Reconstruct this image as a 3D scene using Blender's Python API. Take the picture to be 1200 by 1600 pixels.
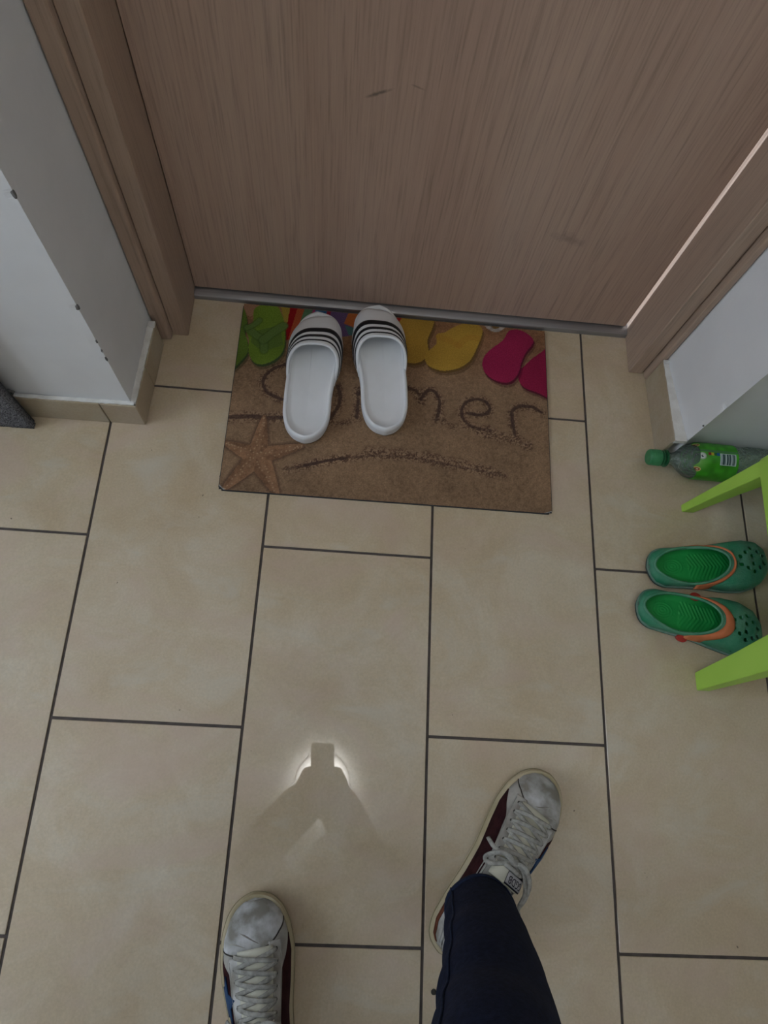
import bpy, bmesh, math, random
import numpy as np
from mathutils import Vector, Matrix, Euler, noise as mnoise

for o in list(bpy.data.objects):
    bpy.data.objects.remove(o)
S = bpy.context.scene
C = S.collection
R = math.radians
random.seed(7)
rng = np.random.default_rng(5)

# ------------------------------------------------------------------ camera
CAM_LOC = Vector((0.43502, -0.02374, 1.15767))
CAM_ROT = Euler((0.336988, -0.086054, 0.046197))
cam_d = bpy.data.cameras.new('camera')
cam = bpy.data.objects.new('camera', cam_d)
C.objects.link(cam)
cam.location = CAM_LOC
cam.rotation_euler = CAM_ROT
cam_d.sensor_fit = 'VERTICAL'
cam_d.sensor_height = 32.0
cam_d.sensor_width = 24.0
cam_d.lens = 1046.56 / 1600 * 32.0
cam_d.clip_start = 0.01
cam_d.clip_end = 60
S.camera = cam

# ------------------------------------------------------------------ world, light, exposure
W_STR, WIN_POW, LAMP_EDGE, LAMP_CORE, SUN = 0.5, 27.0, 5.0, 22.0, 26.0
w = bpy.data.worlds.new('world')
S.world = w
w.use_nodes = True
w.node_tree.nodes['Background'].inputs[0].default_value = (0.62, 0.78, 1.0, 1)
w.node_tree.nodes['Background'].inputs[1].default_value = W_STR
S.view_settings.view_transform = 'Standard'
S.view_settings.look = 'None'
S.view_settings.gamma = 1
S.view_settings.use_curve_mapping = False
S.view_settings.exposure = 0.0
wl = bpy.data.lights.new('window_daylight', 'AREA')       # daylight entering by the window in the left wall
wl.shape = 'RECTANGLE'
wl.size, wl.size_y = 1.25, 1.3
wl.energy = WIN_POW
wl.color = (0.75, 0.865, 1.0)
wlo = bpy.data.objects.new('window_daylight', wl)
C.objects.link(wlo)
wlo.location = (-1.66, -0.35, 1.5)
wlo.rotation_euler = (R(90), 0, R(-90))
sn = bpy.data.lights.new('sun', 'SUN')                    # daylight on the landing outside, seen in the gap beside the door
sn.energy = SUN
sn.color = (0.70, 0.83, 1.0)
sn.angle = R(0.5)
sno = bpy.data.objects.new('sun', sn)
C.objects.link(sno)
sno.rotation_euler = Vector((0.148, -1, -0.25)).to_track_quat('-Z', 'Y').to_euler()


# ------------------------------------------------------------------ helpers
def tag(o, label=None, cat=None, group=None, kind=None):
    if label: o['label'] = label
    if cat: o['category'] = cat
    if group: o['group'] = group
    if kind: o['kind'] = kind
    return o


def empty(name, loc=(0, 0, 0), rz=0.0, parent=None):
    o = bpy.data.objects.new(name, None)
    C.objects.link(o)
    o.location = loc
    o.rotation_euler = (0, 0, rz)
    o.empty_display_size = 0.05
    if parent: o.parent = parent
    return o


def link(name, me, parent=None, loc=None, rz=None):
    o = bpy.data.objects.new(name, me)
    C.objects.link(o)
    if parent: o.parent = parent
    if loc is not None: o.location = loc
    if rz is not None: o.rotation_euler = (0, 0, rz)
    return o


def fin(name, bm, m, parent=None, smooth=True, recalc=True, loc=None, rz=None, ang=None):
    if recalc: bmesh.ops.recalc_face_normals(bm, faces=bm.faces)
    me = bpy.data.meshes.new(name)
    bm.to_mesh(me)
    bm.free()
    if m: me.materials.append(m)
    if smooth:
        me.polygons.foreach_set('use_smooth', [True] * len(me.polygons))
        if ang: me.set_sharp_from_angle(angle=R(ang))
    return link(name, me, parent, loc, rz)


def pyd(name, v, f, m, parent=None, smooth=True, ang=None, recalc=True, loc=None, rz=None):
    bm = bmesh.new()
    vs = [bm.verts.new(p) for p in v]
    for q in f:
        try: bm.faces.new([vs[i] for i in q])
        except ValueError: pass
    return fin(name, bm, m, parent, smooth, recalc, loc, rz, ang)


def add_box(bm, lo, hi, bevel=0.0, seg=1):
    g = bmesh.ops.create_cube(bm, size=1)
    vs = g['verts']
    for v in vs:
        v.co = Vector([(lo[i] + hi[i]) / 2 + v.co[i] * (hi[i] - lo[i]) for i in range(3)])
    if bevel:
        es = list({e for v in vs for e in v.link_edges})
        bmesh.ops.bevel(bm, geom=es, offset=bevel, segments=seg, affect='EDGES', profile=0.5)


def box(name, lo, hi, m, parent=None, bevel=0.0, seg=1):
    bm = bmesh.new()
    add_box(bm, lo, hi, bevel, seg)
    return fin(name, bm, m, parent, smooth=False)


def add_prism(bm, poly, z0, z1):
    n = len(poly)
    b = [bm.verts.new((x, y, z0)) for x, y in poly]
    t = [bm.verts.new((x, y, z1)) for x, y in poly]
    bm.faces.new(b[::-1])
    bm.faces.new(t)
    for i in range(n):
        bm.faces.new((b[i], b[(i + 1) % n], t[(i + 1) % n], t[i]))


def catmull(pts, n=8, closed=False):
    P = [np.array(p, float) for p in pts]
    N = len(P)
    out = []
    rng_ = range(N) if closed else range(N - 1)
    for i in rng_:
        if closed: a, b, c, d = P[(i - 1) % N], P[i], P[(i + 1) % N], P[(i + 2) % N]
        else: a, b, c, d = P[max(i - 1, 0)], P[i], P[i + 1], P[min(i + 2, N - 1)]
        for k in range(n):
            t = k / n
            out.append(0.5 * ((2 * b) + (-a + c) * t + (2 * a - 5 * b + 4 * c - d) * t * t + (-a + 3 * b - 3 * c + d) * t ** 3))
    if not closed: out.append(P[-1])
    return out


def add_tube(bm, pts, rad, seg=8, flat=1.0, cap=True, up=Vector((0, 0, 1))):
    pts = [Vector(p) for p in pts]
    n = len(pts)
    rads = rad if hasattr(rad, '__len__') else [rad] * n
    rings = []
    for i, p in enumerate(pts):
        d = (pts[min(i + 1, n - 1)] - pts[max(i - 1, 0)]).normalized()
        a = d.cross(up)
        if a.length < 1e-4: a = d.cross(Vector((0, 1, 0)))
        a.normalize()
        b = a.cross(d).normalized()
        rings.append([bm.verts.new(p + a * math.cos(2 * math.pi * k / seg) * rads[i] + b * math.sin(2 * math.pi * k / seg) * rads[i] * flat) for k in range(seg)])
    for i in range(n - 1):
        for k in range(seg):
            bm.faces.new((rings[i][k], rings[i][(k + 1) % seg], rings[i + 1][(k + 1) % seg], rings[i + 1][k]))
    if cap:
        bm.faces.new(rings[0][::-1])
        bm.faces.new(rings[-1])


def tube(name, pts, rad, m, parent=None, seg=8, flat=1.0):
    bm = bmesh.new()
    add_tube(bm, pts, rad, seg, flat)
    return fin(name, bm, m, parent)


def solidify(o, t, off=1):
    md = o.modifiers.new('thickness', 'SOLIDIFY')
    md.thickness = t
    md.offset = off
    return o


def lin(c):
    return tuple(((x / 255) / 12.92 if x / 255 <= 0.04045 else ((x / 255 + 0.055) / 1.055) ** 2.4) for x in c)


# ------------------------------------------------------------------ materials
def base_mat(name, col, rough=0.5, spec=0.5, coat=0.0, coat_r=0.03, metal=0.0):
    m = bpy.data.materials.new(name)
    m.use_nodes = True
    b = m.node_tree.nodes['Principled BSDF']
    b.inputs['Base Color'].default_value = (*col, 1)
    b.inputs['Roughness'].default_value = rough
    b.inputs['Specular IOR Level'].default_value = spec
    b.inputs['Coat Weight'].default_value = coat
    b.inputs['Coat Roughness'].default_value = coat_r
    b.inputs['Metallic'].default_value = metal
    return m, m.node_tree, b


def N(nt, t, **kw):
    n = nt.nodes.new(t)
    for k, v in kw.items():
        if k.startswith('i_'): n.inputs[k[2:].replace('_', ' ')].default_value = v
        else: setattr(n, k, v)
    return n


def ramp(nt, src, stops):
    r = nt.nodes.new('ShaderNodeValToRGB')
    e = r.color_ramp.elements
    while len(e) < len(stops): e.new(0.5)
    for k, (p, c) in enumerate(stops):
        e[k].position = p
        e[k].color = (*c, 1) if hasattr(c, '__len__') else (c, c, c, 1)
    nt.links.new(src, r.inputs[0])
    return r


def noisy(name, c1, c2, scale=20, rough=0.5, spec=0.5, bump=0.0, bscale=None, coat=0.0, coat_r=0.05, detail=4, lo=0.35, hi=0.65, coords='Object', stretch=None):
    m, nt, b = base_mat(name, c1, rough, spec, coat, coat_r)
    tc = N(nt, 'ShaderNodeTexCoord')
    src = tc.outputs[coords]
    if stretch:
        mp = N(nt, 'ShaderNodeMapping')
        mp.inputs['Scale'].default_value = stretch
        nt.links.new(src, mp.inputs[0])
        src = mp.outputs[0]
    n = N(nt, 'ShaderNodeTexNoise', i_Scale=scale, i_Detail=detail)
    nt.links.new(src, n.inputs['Vector'])
    r = ramp(nt, n.outputs[0], [(lo, c1), (hi, c2)])
    nt.links.new(r.outputs[0], b.inputs['Base Color'])
    if bump:
        n2 = N(nt, 'ShaderNodeTexNoise', i_Scale=bscale or scale * 3, i_Detail=3)
        nt.links.new(src, n2.inputs['Vector'])
        bp = N(nt, 'ShaderNodeBump', i_Strength=1.0, i_Distance=bump)
        nt.links.new(n2.outputs[0], bp.inputs['Height'])
        nt.links.new(bp.outputs[0], b.inputs['Normal'])
    return m


def mix_rgb(nt, fac, a, b, mode='MIX'):
    x = nt.nodes.new('ShaderNodeMix')
    x.data_type = 'RGBA'
    x.blend_type = mode
    for s, v in ((0, fac), (6, a), (7, b)):
        if hasattr(v, 'is_linked') or hasattr(v, 'links'): nt.links.new(v, x.inputs[s])
        elif hasattr(v, '__len__'): x.inputs[s].default_value = (*v, 1)
        else: x.inputs[s].default_value = v
    return x.outputs[2]


def tile_material(name, gloss=True, k=1.0):
    m, nt, b = base_mat(name, (0.6, 0.53, 0.42), 0.40, 0.30, 1.0 if gloss else 0.2, 0.018)
    tc = N(nt, 'ShaderNodeTexCoord')
    oi = N(nt, 'ShaderNodeObjectInfo')
    mul = N(nt, 'ShaderNodeMath', operation='MULTIPLY')
    mul.inputs[1].default_value = 37.0
    nt.links.new(oi.outputs['Random'], mul.inputs[0])
    n1 = N(nt, 'ShaderNodeTexNoise', noise_dimensions='4D', i_Scale=7.0, i_Detail=8, i_Roughness=0.66, i_Distortion=0.9)
    n2 = N(nt, 'ShaderNodeTexNoise', noise_dimensions='4D', i_Scale=260.0, i_Detail=2)
    n3 = N(nt, 'ShaderNodeTexNoise', noise_dimensions='4D', i_Scale=95.0, i_Detail=1)
    for n in (n1, n2, n3):
        nt.links.new(tc.outputs['Object'], n.inputs['Vector'])
        nt.links.new(mul.outputs[0], n.inputs['W'])
    r1 = ramp(nt, n1.outputs[0], [(0.28, (0.515 * k, 0.395 * k, 0.25 * k)), (0.5, (0.585 * k, 0.475 * k, 0.322 * k)), (0.72, (0.66 * k, 0.575 * k, 0.435 * k))])
    r2 = ramp(nt, n2.outputs[0], [(0.3, 0.93), (0.7, 1.05)])
    c = mix_rgb(nt, 1.0, r1.outputs[0], r2.outputs[0], 'MULTIPLY')
    n5 = N(nt, 'ShaderNodeTexNoise', noise_dimensions='4D', i_Scale=5.0, i_Detail=7, i_Roughness=0.6, i_Distortion=1.2)
    mp5 = N(nt, 'ShaderNodeMapping')
    mp5.inputs['Rotation'].default_value = (0, 0, 0.7)
    mp5.inputs['Scale'].default_value = (1.0, 2.2, 1.0)
    nt.links.new(tc.outputs['Object'], mp5.inputs[0])
    nt.links.new(mp5.outputs[0], n5.inputs['Vector'])
    nt.links.new(mul.outputs[0], n5.inputs['W'])
    r5 = ramp(nt, n5.outputs[0], [(0.5, 0.0), (0.68, 0.55)])
    c = mix_rgb(nt, r5.outputs[0], c, (0.60 * k, 0.455 * k, 0.36 * k))
    r6 = ramp(nt, n5.outputs[0], [(0.30, 0.5), (0.46, 0.0)])
    c = mix_rgb(nt, r6.outputs[0], c, (0.62 * k, 0.58 * k, 0.48 * k))
    r3 = ramp(nt, n3.outputs[0], [(0.79, 0.0), (0.81, 1.0)])
    c = mix_rgb(nt, r3.outputs[0], c, (0.22, 0.17, 0.12))
    nt.links.new(c, b.inputs['Base Color'])
    n4 = N(nt, 'ShaderNodeTexNoise', i_Scale=3.0, i_Detail=1)
    nt.links.new(tc.outputs['Object'], n4.inputs['Vector'])
    return m


def wood_material(name, cols, axis='Z', scuff=False, seed=0.0):
    m, nt, b = base_mat(name, cols[1], 0.5, 0.35)
    tc = N(nt, 'ShaderNodeTexCoord')

    def mapped(s, off=0.0):
        mp = N(nt, 'ShaderNodeMapping')
        mp.inputs['Scale'].default_value = s
        mp.inputs['Location'].default_value = (seed + off, seed * 2 + off, seed)
        nt.links.new(tc.outputs['Object'], mp.inputs[0])
        return mp.outputs[0]
    big = N(nt, 'ShaderNodeTexNoise', i_Scale=1.0, i_Detail=3, i_Roughness=0.55, i_Distortion=0.35)
    nt.links.new(mapped((5.0, 5.0, 0.55)), big.inputs['Vector'])
    fine = N(nt, 'ShaderNodeTexNoise', i_Scale=1.0, i_Detail=5, i_Roughness=0.65)
    nt.links.new(mapped((330, 330, 8.0)), fine.inputs['Vector'])
    wav = N(nt, 'ShaderNodeTexWave', wave_type='BANDS', bands_direction='X', i_Scale=1.0, i_Distortion=5.0, i_Detail=2.0)
    wav.inputs['Detail Scale'].default_value = 1.2
    nt.links.new(mapped((13, 13, 0.9), 3.0), wav.inputs['Vector'])
    r1 = ramp(nt, big.outputs[0], [(0.3, cols[0]), (0.5, cols[1]), (0.7, cols[2])])
    r2 = ramp(nt, fine.outputs[0], [(0.3, 0.72), (0.48, 0.98), (0.7, 1.06)])
    r3 = ramp(nt, wav.outputs[0], [(0.0, 0.97), (0.6, 1.0), (1.0, 1.015)])
    c = mix_rgb(nt, 1.0, r1.outputs[0], r2.outputs[0], 'MULTIPLY')
    c = mix_rgb(nt, 1.0, c, r3.outputs[0], 'MULTIPLY')
    if scuff:                                              # rubbed marks on the door leaf
        for cx, cz, ang, lx, lz, dark in ((0.445, 0.478, 0.42, 0.055, 0.0065, 0.8), (0.80, 0.245, -0.25, 0.075, 0.026, 0.35), (0.50, 0.494, -0.3, 0.025, 0.004, 0.6)):
            mp = N(nt, 'ShaderNodeMapping')
            mp.vector_type = 'TEXTURE'
            mp.inputs['Location'].default_value = (cx, 0.83, cz)
            mp.inputs['Rotation'].default_value = (0, -ang, 0)
            mp.inputs['Scale'].default_value = (lx, 10, lz)
            nt.links.new(tc.outputs['Object'], mp.inputs[0])
            ln = N(nt, 'ShaderNodeVectorMath', operation='LENGTH')
            nt.links.new(mp.outputs[0], ln.inputs[0])
            nz = N(nt, 'ShaderNodeTexNoise', i_Scale=90.0, i_Detail=3)
            nt.links.new(tc.outputs['Object'], nz.inputs['Vector'])
            ad = N(nt, 'ShaderNodeMath', operation='ADD')
            nt.links.new(ln.outputs['Value'], ad.inputs[0])
            nt.links.new(nz.outputs[0], ad.inputs[1])
            rr = ramp(nt, ad.outputs[0], [(0.55, dark), (1.0, 0.0)])
            c = mix_rgb(nt, rr.outputs[0], c, (0.13, 0.10, 0.085))
    nt.links.new(c, b.inputs['Base Color'])
    bp = N(nt, 'ShaderNodeBump', i_Strength=0.5, i_Distance=0.0004)
    nt.links.new(fine.outputs[0], bp.inputs['Height'])
    nt.links.new(bp.outputs[0], b.inputs['Normal'])
    return m


def vcol_material(name, rough=0.8, spec=0.2, grain=None, bump=0.0):
    m, nt, b = base_mat(name, (1, 1, 1), rough, spec)
    a = N(nt, 'ShaderNodeVertexColor', layer_name='print')
    c = a.outputs[0]
    tc = N(nt, 'ShaderNodeTexCoord')
    if grain:
        n = N(nt, 'ShaderNodeTexNoise', i_Scale=grain, i_Detail=3)
        nt.links.new(tc.outputs['Object'], n.inputs['Vector'])
        r = ramp(nt, n.outputs[0], [(0.3, 0.82), (0.7, 1.18)])
        c = mix_rgb(nt, 1.0, c, r.outputs[0], 'MULTIPLY')
    nt.links.new(c, b.inputs['Base Color'])
    if bump:
        n = N(nt, 'ShaderNodeTexNoise', i_Scale=900, i_Detail=2)
        nt.links.new(tc.outputs['Object'], n.inputs['Vector'])
        bp = N(nt, 'ShaderNodeBump', i_Strength=1.0, i_Distance=bump)
        nt.links.new(n.outputs[0], bp.inputs['Height'])
        nt.links.new(bp.outputs[0], b.inputs['Normal'])
    return m


M = {}
M['tile'] = tile_material('beige_glazed_tile')
M['skirting_tile'] = tile_material('skirting_tile', False, 0.72)  # floor tile colour darkened: the dimmer light on upright faces is painted in
M['grout'] = noisy('dark_grout', (0.085, 0.072, 0.064), (0.12, 0.10, 0.09), 60, 0.85, 0.2)
M['plaster'] = noisy('white_wall_paint', (0.76, 0.76, 0.76), (0.80, 0.80, 0.80), 9, 0.75, 0.25, bump=0.0006, bscale=45)
M['caulk'] = noisy('rough_filler', (0.70, 0.68, 0.63), (0.80, 0.79, 0.75), 60, 0.85, 0.2, bump=0.0015, bscale=90)
M['concrete'] = noisy('bare_plaster', (0.13, 0.125, 0.12), (0.22, 0.21, 0.20), 300, 0.95, 0.1)
M['door'] = wood_material('door_laminate', ((0.445, 0.292, 0.222), (0.50, 0.347, 0.266), (0.54, 0.398, 0.312)), scuff=True)
M['frame'] = wood_material('frame_laminate', ((0.41, 0.29, 0.215), (0.46, 0.335, 0.25), (0.50, 0.375, 0.29)), seed=4.0)
M['alu'] = noisy('brushed_aluminium', (0.33, 0.33, 0.34), (0.42, 0.42, 0.43), 5, 0.38, 0.5, stretch=(1, 60, 60))
M['alu'].node_tree.nodes['Principled BSDF'].inputs['Metallic'].default_value = 0.85
M['rubber'] = noisy('black_rubber', (0.028, 0.03, 0.032), (0.04, 0.042, 0.045), 50, 0.7, 0.3)
M['mat_print'] = vcol_material('printed_mat_face', 0.85, 0.15, grain=420, bump=0.0005)
M['slide'] = noisy('white_rubber', (0.84, 0.845, 0.85), (0.87, 0.875, 0.88), 14, 0.42, 0.4)
M['footbed'] = noisy('scuffed_white_footbed', (0.78, 0.785, 0.78), (0.85, 0.855, 0.86), 11, 0.5, 0.35)
M['stripe'] = noisy('black_stripe', (0.008, 0.008, 0.010), (0.014, 0.014, 0.016), 30, 0.45, 0.4)
M['clog'] = noisy('green_foam_dusty', (0.022, 0.235, 0.115), (0.11, 0.31, 0.20), 22, 0.6, 0.3, bump=0.0006, bscale=400)
M['clog_rim'] = noisy('pale_green_rim', (0.06, 0.27, 0.15), (0.13, 0.33, 0.21), 30, 0.6, 0.3)
M['clog_in'] = noisy('bright_green_foam', (0.007, 0.25, 0.045), (0.012, 0.33, 0.065), 18, 0.5, 0.35)
M['clog_sole'] = noisy('dirty_green_sole', (0.10, 0.22, 0.16), (0.22, 0.30, 0.25), 40, 0.8, 0.2)
M['clog_base'] = noisy('dark_outsole', (0.035, 0.05, 0.045), (0.06, 0.075, 0.07), 40, 0.85, 0.2)
M['orange'] = noisy('orange_strap', (0.55, 0.14, 0.045), (0.62, 0.20, 0.08), 30, 0.55, 0.3)
M['rivet'] = noisy('red_rivet', (0.36, 0.018, 0.012), (0.42, 0.03, 0.02), 30, 0.45, 0.4)
M['stool'] = noisy('lime_plastic', (0.40, 0.67, 0.085), (0.43, 0.71, 0.10), 12, 0.42, 0.45)
M['carpet'] = noisy('grey_speckled_carpet', (0.055, 0.055, 0.06), (0.25, 0.25, 0.26), 420, 0.95, 0.1, bump=0.003, bscale=380, detail=2)
M['sole'] = noisy('cream_sole_rubber', (0.43, 0.36, 0.22), (0.54, 0.46, 0.31), 25, 0.6, 0.3)
M['sole_line'] = noisy('sole_shadow_line', (0.26, 0.22, 0.13), (0.32, 0.27, 0.17), 40, 0.8, 0.2)  # darker cream standing in for the shadow line along the sole
M['leather'] = noisy('dirty_white_leather', (0.28, 0.26, 0.22), (0.58, 0.57, 0.55), 30, 0.55, 0.35, bump=0.0012, bscale=55, detail=6, lo=0.38, hi=0.62)
M['leather_clean'] = noisy('white_toe_leather', (0.24, 0.225, 0.19), (0.63, 0.635, 0.64), 27, 0.5, 0.35, bump=0.0018, bscale=40, detail=8, lo=0.38, hi=0.62)
M['leather_dirty'] = noisy('grey_scuffed_leather', (0.20, 0.18, 0.15), (0.43, 0.41, 0.37), 34, 0.6, 0.3, bump=0.001, bscale=70, detail=6)
M['suede'] = noisy('maroon_suede', (0.022, 0.0065, 0.008), (0.045, 0.014, 0.015), 60, 0.9, 0.1, bump=0.0006, bscale=500)
M['suede_brown'] = noisy('brown_suede', (0.10, 0.035, 0.02), (0.17, 0.06, 0.035), 60, 0.9, 0.1)
M['blue'] = noisy('blue_star_leather', (0.012, 0.045, 0.12), (0.018, 0.065, 0.16), 40, 0.6, 0.3)
M['lace'] = noisy('off_white_lace', (0.28, 0.27, 0.24), (0.44, 0.43, 0.39), 120, 0.85, 0.15, bump=0.0008, bscale=700)
M['tongue'] = noisy('cream_tongue', (0.56, 0.54, 0.43), (0.66, 0.64, 0.53), 30, 0.7, 0.2)
M['seam'] = noisy('dark_seam', (0.05, 0.045, 0.04), (0.08, 0.07, 0.06), 80, 0.9, 0.1)
M['black_band'] = noisy('black_tongue_band', (0.008, 0.008, 0.014), (0.014, 0.014, 0.02), 80, 0.8, 0.2)
M['label_grey'] = noisy('pale_tongue_label', (0.36, 0.35, 0.36), (0.42, 0.41, 0.42), 150, 0.8, 0.2)
M['denim'] = noisy('dark_blue_denim', (0.0045, 0.0065, 0.019), (0.009, 0.0135, 0.035), 170, 0.9, 0.15, bump=0.0007, bscale=900)
M['denim_hem'] = noisy('worn_denim_hem', (0.008, 0.013, 0.034), (0.014, 0.022, 0.050), 150, 0.9, 0.15)
M['shirt'] = noisy('dark_grey_cotton', (0.045, 0.045, 0.05), (0.06, 0.06, 0.066), 150, 0.95, 0.1)
M['skin'] = noisy('skin', (0.52, 0.32, 0.24), (0.58, 0.37, 0.28), 25, 0.5, 0.35)
M['hair'] = noisy('dark_hair', (0.018, 0.012, 0.008), (0.04, 0.028, 0.02), 200, 0.55, 0.4)
M['eye'] = noisy('eye_white', (0.8, 0.8, 0.78), (0.85, 0.85, 0.83), 20, 0.2, 0.5)
M['iris'] = noisy('brown_iris', (0.06, 0.03, 0.015), (0.09, 0.05, 0.025), 200, 0.2, 0.5)
M['phone'] = noisy('black_phone_shell', (0.015, 0.015, 0.017), (0.02, 0.02, 0.022), 20, 0.3, 0.5)
M['phone_glass'] = noisy('phone_glass', (0.01, 0.01, 0.012), (0.014, 0.014, 0.016), 20, 0.08, 0.5)
M['cap'] = noisy('green_cap_plastic', (0.03, 0.20, 0.07), (0.06, 0.27, 0.11), 60, 0.4, 0.4)
M['cap_ring'] = noisy('dark_green_ring', (0.012, 0.10, 0.035), (0.02, 0.13, 0.05), 60, 0.4, 0.4)
M['white_plastic'] = noisy('white_lamp_metal', (0.75, 0.75, 0.75), (0.8, 0.8, 0.8), 20, 0.4, 0.4)
M['bottle_print'] = vcol_material('printed_bottle_label', 0.4, 0.45)
M['crumb'] = noisy('dark_crumb', (0.05, 0.045, 0.04), (0.08, 0.07, 0.06), 200, 0.9, 0.1)


def pet_material():
    m = bpy.data.materials.new('clear_green_pet')
    m.use_nodes = True
    nt = m.node_tree
    nt.nodes.remove(nt.nodes['Principled BSDF'])
    out = nt.nodes['Material Output']
    tr = N(nt, 'ShaderNodeBsdfTransparent')
    tr.inputs[0].default_value = (0.78, 0.91, 0.83, 1)
    gl = N(nt, 'ShaderNodeBsdfGlossy')
    gl.inputs['Roughness'].default_value = 0.06
    df = N(nt, 'ShaderNodeBsdfDiffuse')
    df.inputs[0].default_value = (0.48, 0.62, 0.52, 1)
    tc = N(nt, 'ShaderNodeTexCoord')
    n = N(nt, 'ShaderNodeTexNoise', i_Scale=70, i_Detail=3, i_Distortion=1.2)
    nt.links.new(tc.outputs['Object'], n.inputs['Vector'])
    bp = N(nt, 'ShaderNodeBump', i_Strength=1.0, i_Distance=0.005)
    nt.links.new(n.outputs[0], bp.inputs['Height'])
    nt.links.new(bp.outputs[0], gl.inputs['Normal'])
    fr = N(nt, 'ShaderNodeFresnel', i_IOR=1.5)
    nt.links.new(bp.outputs[0], fr.inputs['Normal'])
    m1 = N(nt, 'ShaderNodeMixShader')
    m1.inputs[0].default_value = 0.15
    nt.links.new(tr.outputs[0], m1.inputs[1])
    nt.links.new(df.outputs[0], m1.inputs[2])
    m2 = N(nt, 'ShaderNodeMixShader')
    nt.links.new(fr.outputs[0], m2.inputs[0])
    nt.links.new(m1.outputs[0], m2.inputs[1])
    nt.links.new(gl.outputs[0], m2.inputs[2])
    nt.links.new(m2.outputs[0], out.inputs[0])
    return m


M['pet'] = pet_material()


def pane_material():
    m = bpy.data.materials.new('window_pane_glass')
    m.use_nodes = True
    nt = m.node_tree
    nt.nodes.remove(nt.nodes['Principled BSDF'])
    tr = N(nt, 'ShaderNodeBsdfTransparent')
    gl = N(nt, 'ShaderNodeBsdfGlossy')
    gl.inputs['Roughness'].default_value = 0.02
    mx = N(nt, 'ShaderNodeMixShader')
    mx.inputs[0].default_value = 0.06
    nt.links.new(tr.outputs[0], mx.inputs[1])
    nt.links.new(gl.outputs[0], mx.inputs[2])
    nt.links.new(mx.outputs[0], nt.nodes['Material Output'].inputs[0])
    return m


M['pane'] = pane_material()

# ------------------------------------------------------------------ floor
XL, XR, YB, H = -1.5, 1.62, -2.4, 2.5                       # left wall, right wall, back wall, ceiling
TW, TL, OFF, GR = 0.303, 0.60923, 0.30666, 0.0046
floor = box('floor', (XL, YB, -0.06), (XR, 0.90, -0.0022), M['grout'])
tag(floor, kind='structure')


def tile_mesh(w, l, name='tile', t=0.012, bev=0.0006):
    bm = bmesh.new()
    add_box(bm, (-w / 2, -l / 2, -t), (w / 2, l / 2, 0), bev, 1)
    me = bpy.data.meshes.new(name)
    bm.to_mesh(me)
    bm.free()
    me.materials.append(M['tile'])
    return me


tile_cache = {}
i0, i1 = math.floor(XL / TW), math.ceil(XR / TW)
for i in range(i0, i1):
    off = 0.0 if i % 2 == 0 else OFF
    for k in range(-5, 3):
        x0, x1 = max(i * TW, XL) + GR / 2, min((i + 1) * TW, XR) - GR / 2
        y0, y1 = max(off + k * TL, YB) + GR / 2, min(off + (k + 1) * TL, 0.90) - GR / 2
        if x1 - x0 < 0.02 or y1 - y0 < 0.02: continue
        key = (round(x1 - x0, 4), round(y1 - y0, 4))
        if key not in tile_cache: tile_cache[key] = tile_mesh(*key)
        link('tile', tile_cache[key], floor, ((x0 + x1) / 2, (y0 + y1) / 2, 0.0))

# ------------------------------------------------------------------ walls, ceiling
WTH = 0.15
bm = bmesh.new()


def corner_strip(bm, prof, zs, jit):
    """vertical wall skin following a plan profile, with slightly uneven plaster arrises"""
    rows = []
    for z in zs:
        rows.append([bm.verts.new((x + jit(z, k)[0], y + jit(z, k)[1], z)) for k, (x, y) in enumerate(prof)])
    for a, b in zip(rows, rows[1:]):
        for k in range(len(prof) - 1):
            bm.faces.new((a[k], a[k + 1], b[k + 1], b[k]))


def jitter(seed, chips=()):
    def f(z, k):
        if k != 2: return (0.0, 0.0)
        d = 0.0013 * mnoise.noise(Vector((seed, 0, z * 55))) + 0.0012 * mnoise.noise(Vector((seed, 3, z * 17)))
        for cz, dep in chips:
            d -= dep * math.exp(-((z - cz) / 0.006) ** 2)
        s = 1 if seed == 1 else -1
        return (s * d * 0.7, -d * 0.7)
    return f


zs = [0.0] + [0.004 * i for i in range(1, 180)] + [0.75 + 0.2 * i for i in range(0, 9)] + [H]
DH = 2.05
LC = (0.053, 0.534)                                          # left plaster corner
RC = (1.0712, 0.5445)                                          # right plaster corner
# left pier: front face, corner, reveal
corner_strip(bm, [(XL, 0.531), (LC[0] - 0.012, 0.5338), LC, (LC[0] + 0.0004, 0.546), (0.0565, 0.712), (0.0565, 0.90)], zs, jitter(1, ((0.543, 0.002), (0.34, 0.002), (0.257, 0.001), (0.209, 0.0015))))
# right pier
corner_strip(bm, [(XR, 0.565), (1.092, 0.5638), RC, (1.0695, 0.556), (1.0500, 0.714), (1.0500, 0.90)], zs, jitter(2, ((0.20, 0.005), (0.33, 0.003), (0.13, 0.003))))
# lintel over the door, and the outer side
add_box(bm, (0.0565, 0.545, DH + 0.06), (1.050, 0.90, H))
add_box(bm, (XL - WTH, 0.90, 0), (0.0565, 0.93, H))
add_box(bm, (1.050, 0.90, 0), (XR + WTH, 0.93, H))
add_box(bm, (0.0565, 0.90, DH + 0.06), (1.05, 0.93, H))
wall_front = fin('wall_front', bm, M['plaster'], smooth=False, recalc=False)
tag(wall_front, kind='structure')
# chips of broken plaster on the arrises: little ragged flakes of bare base coat


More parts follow.
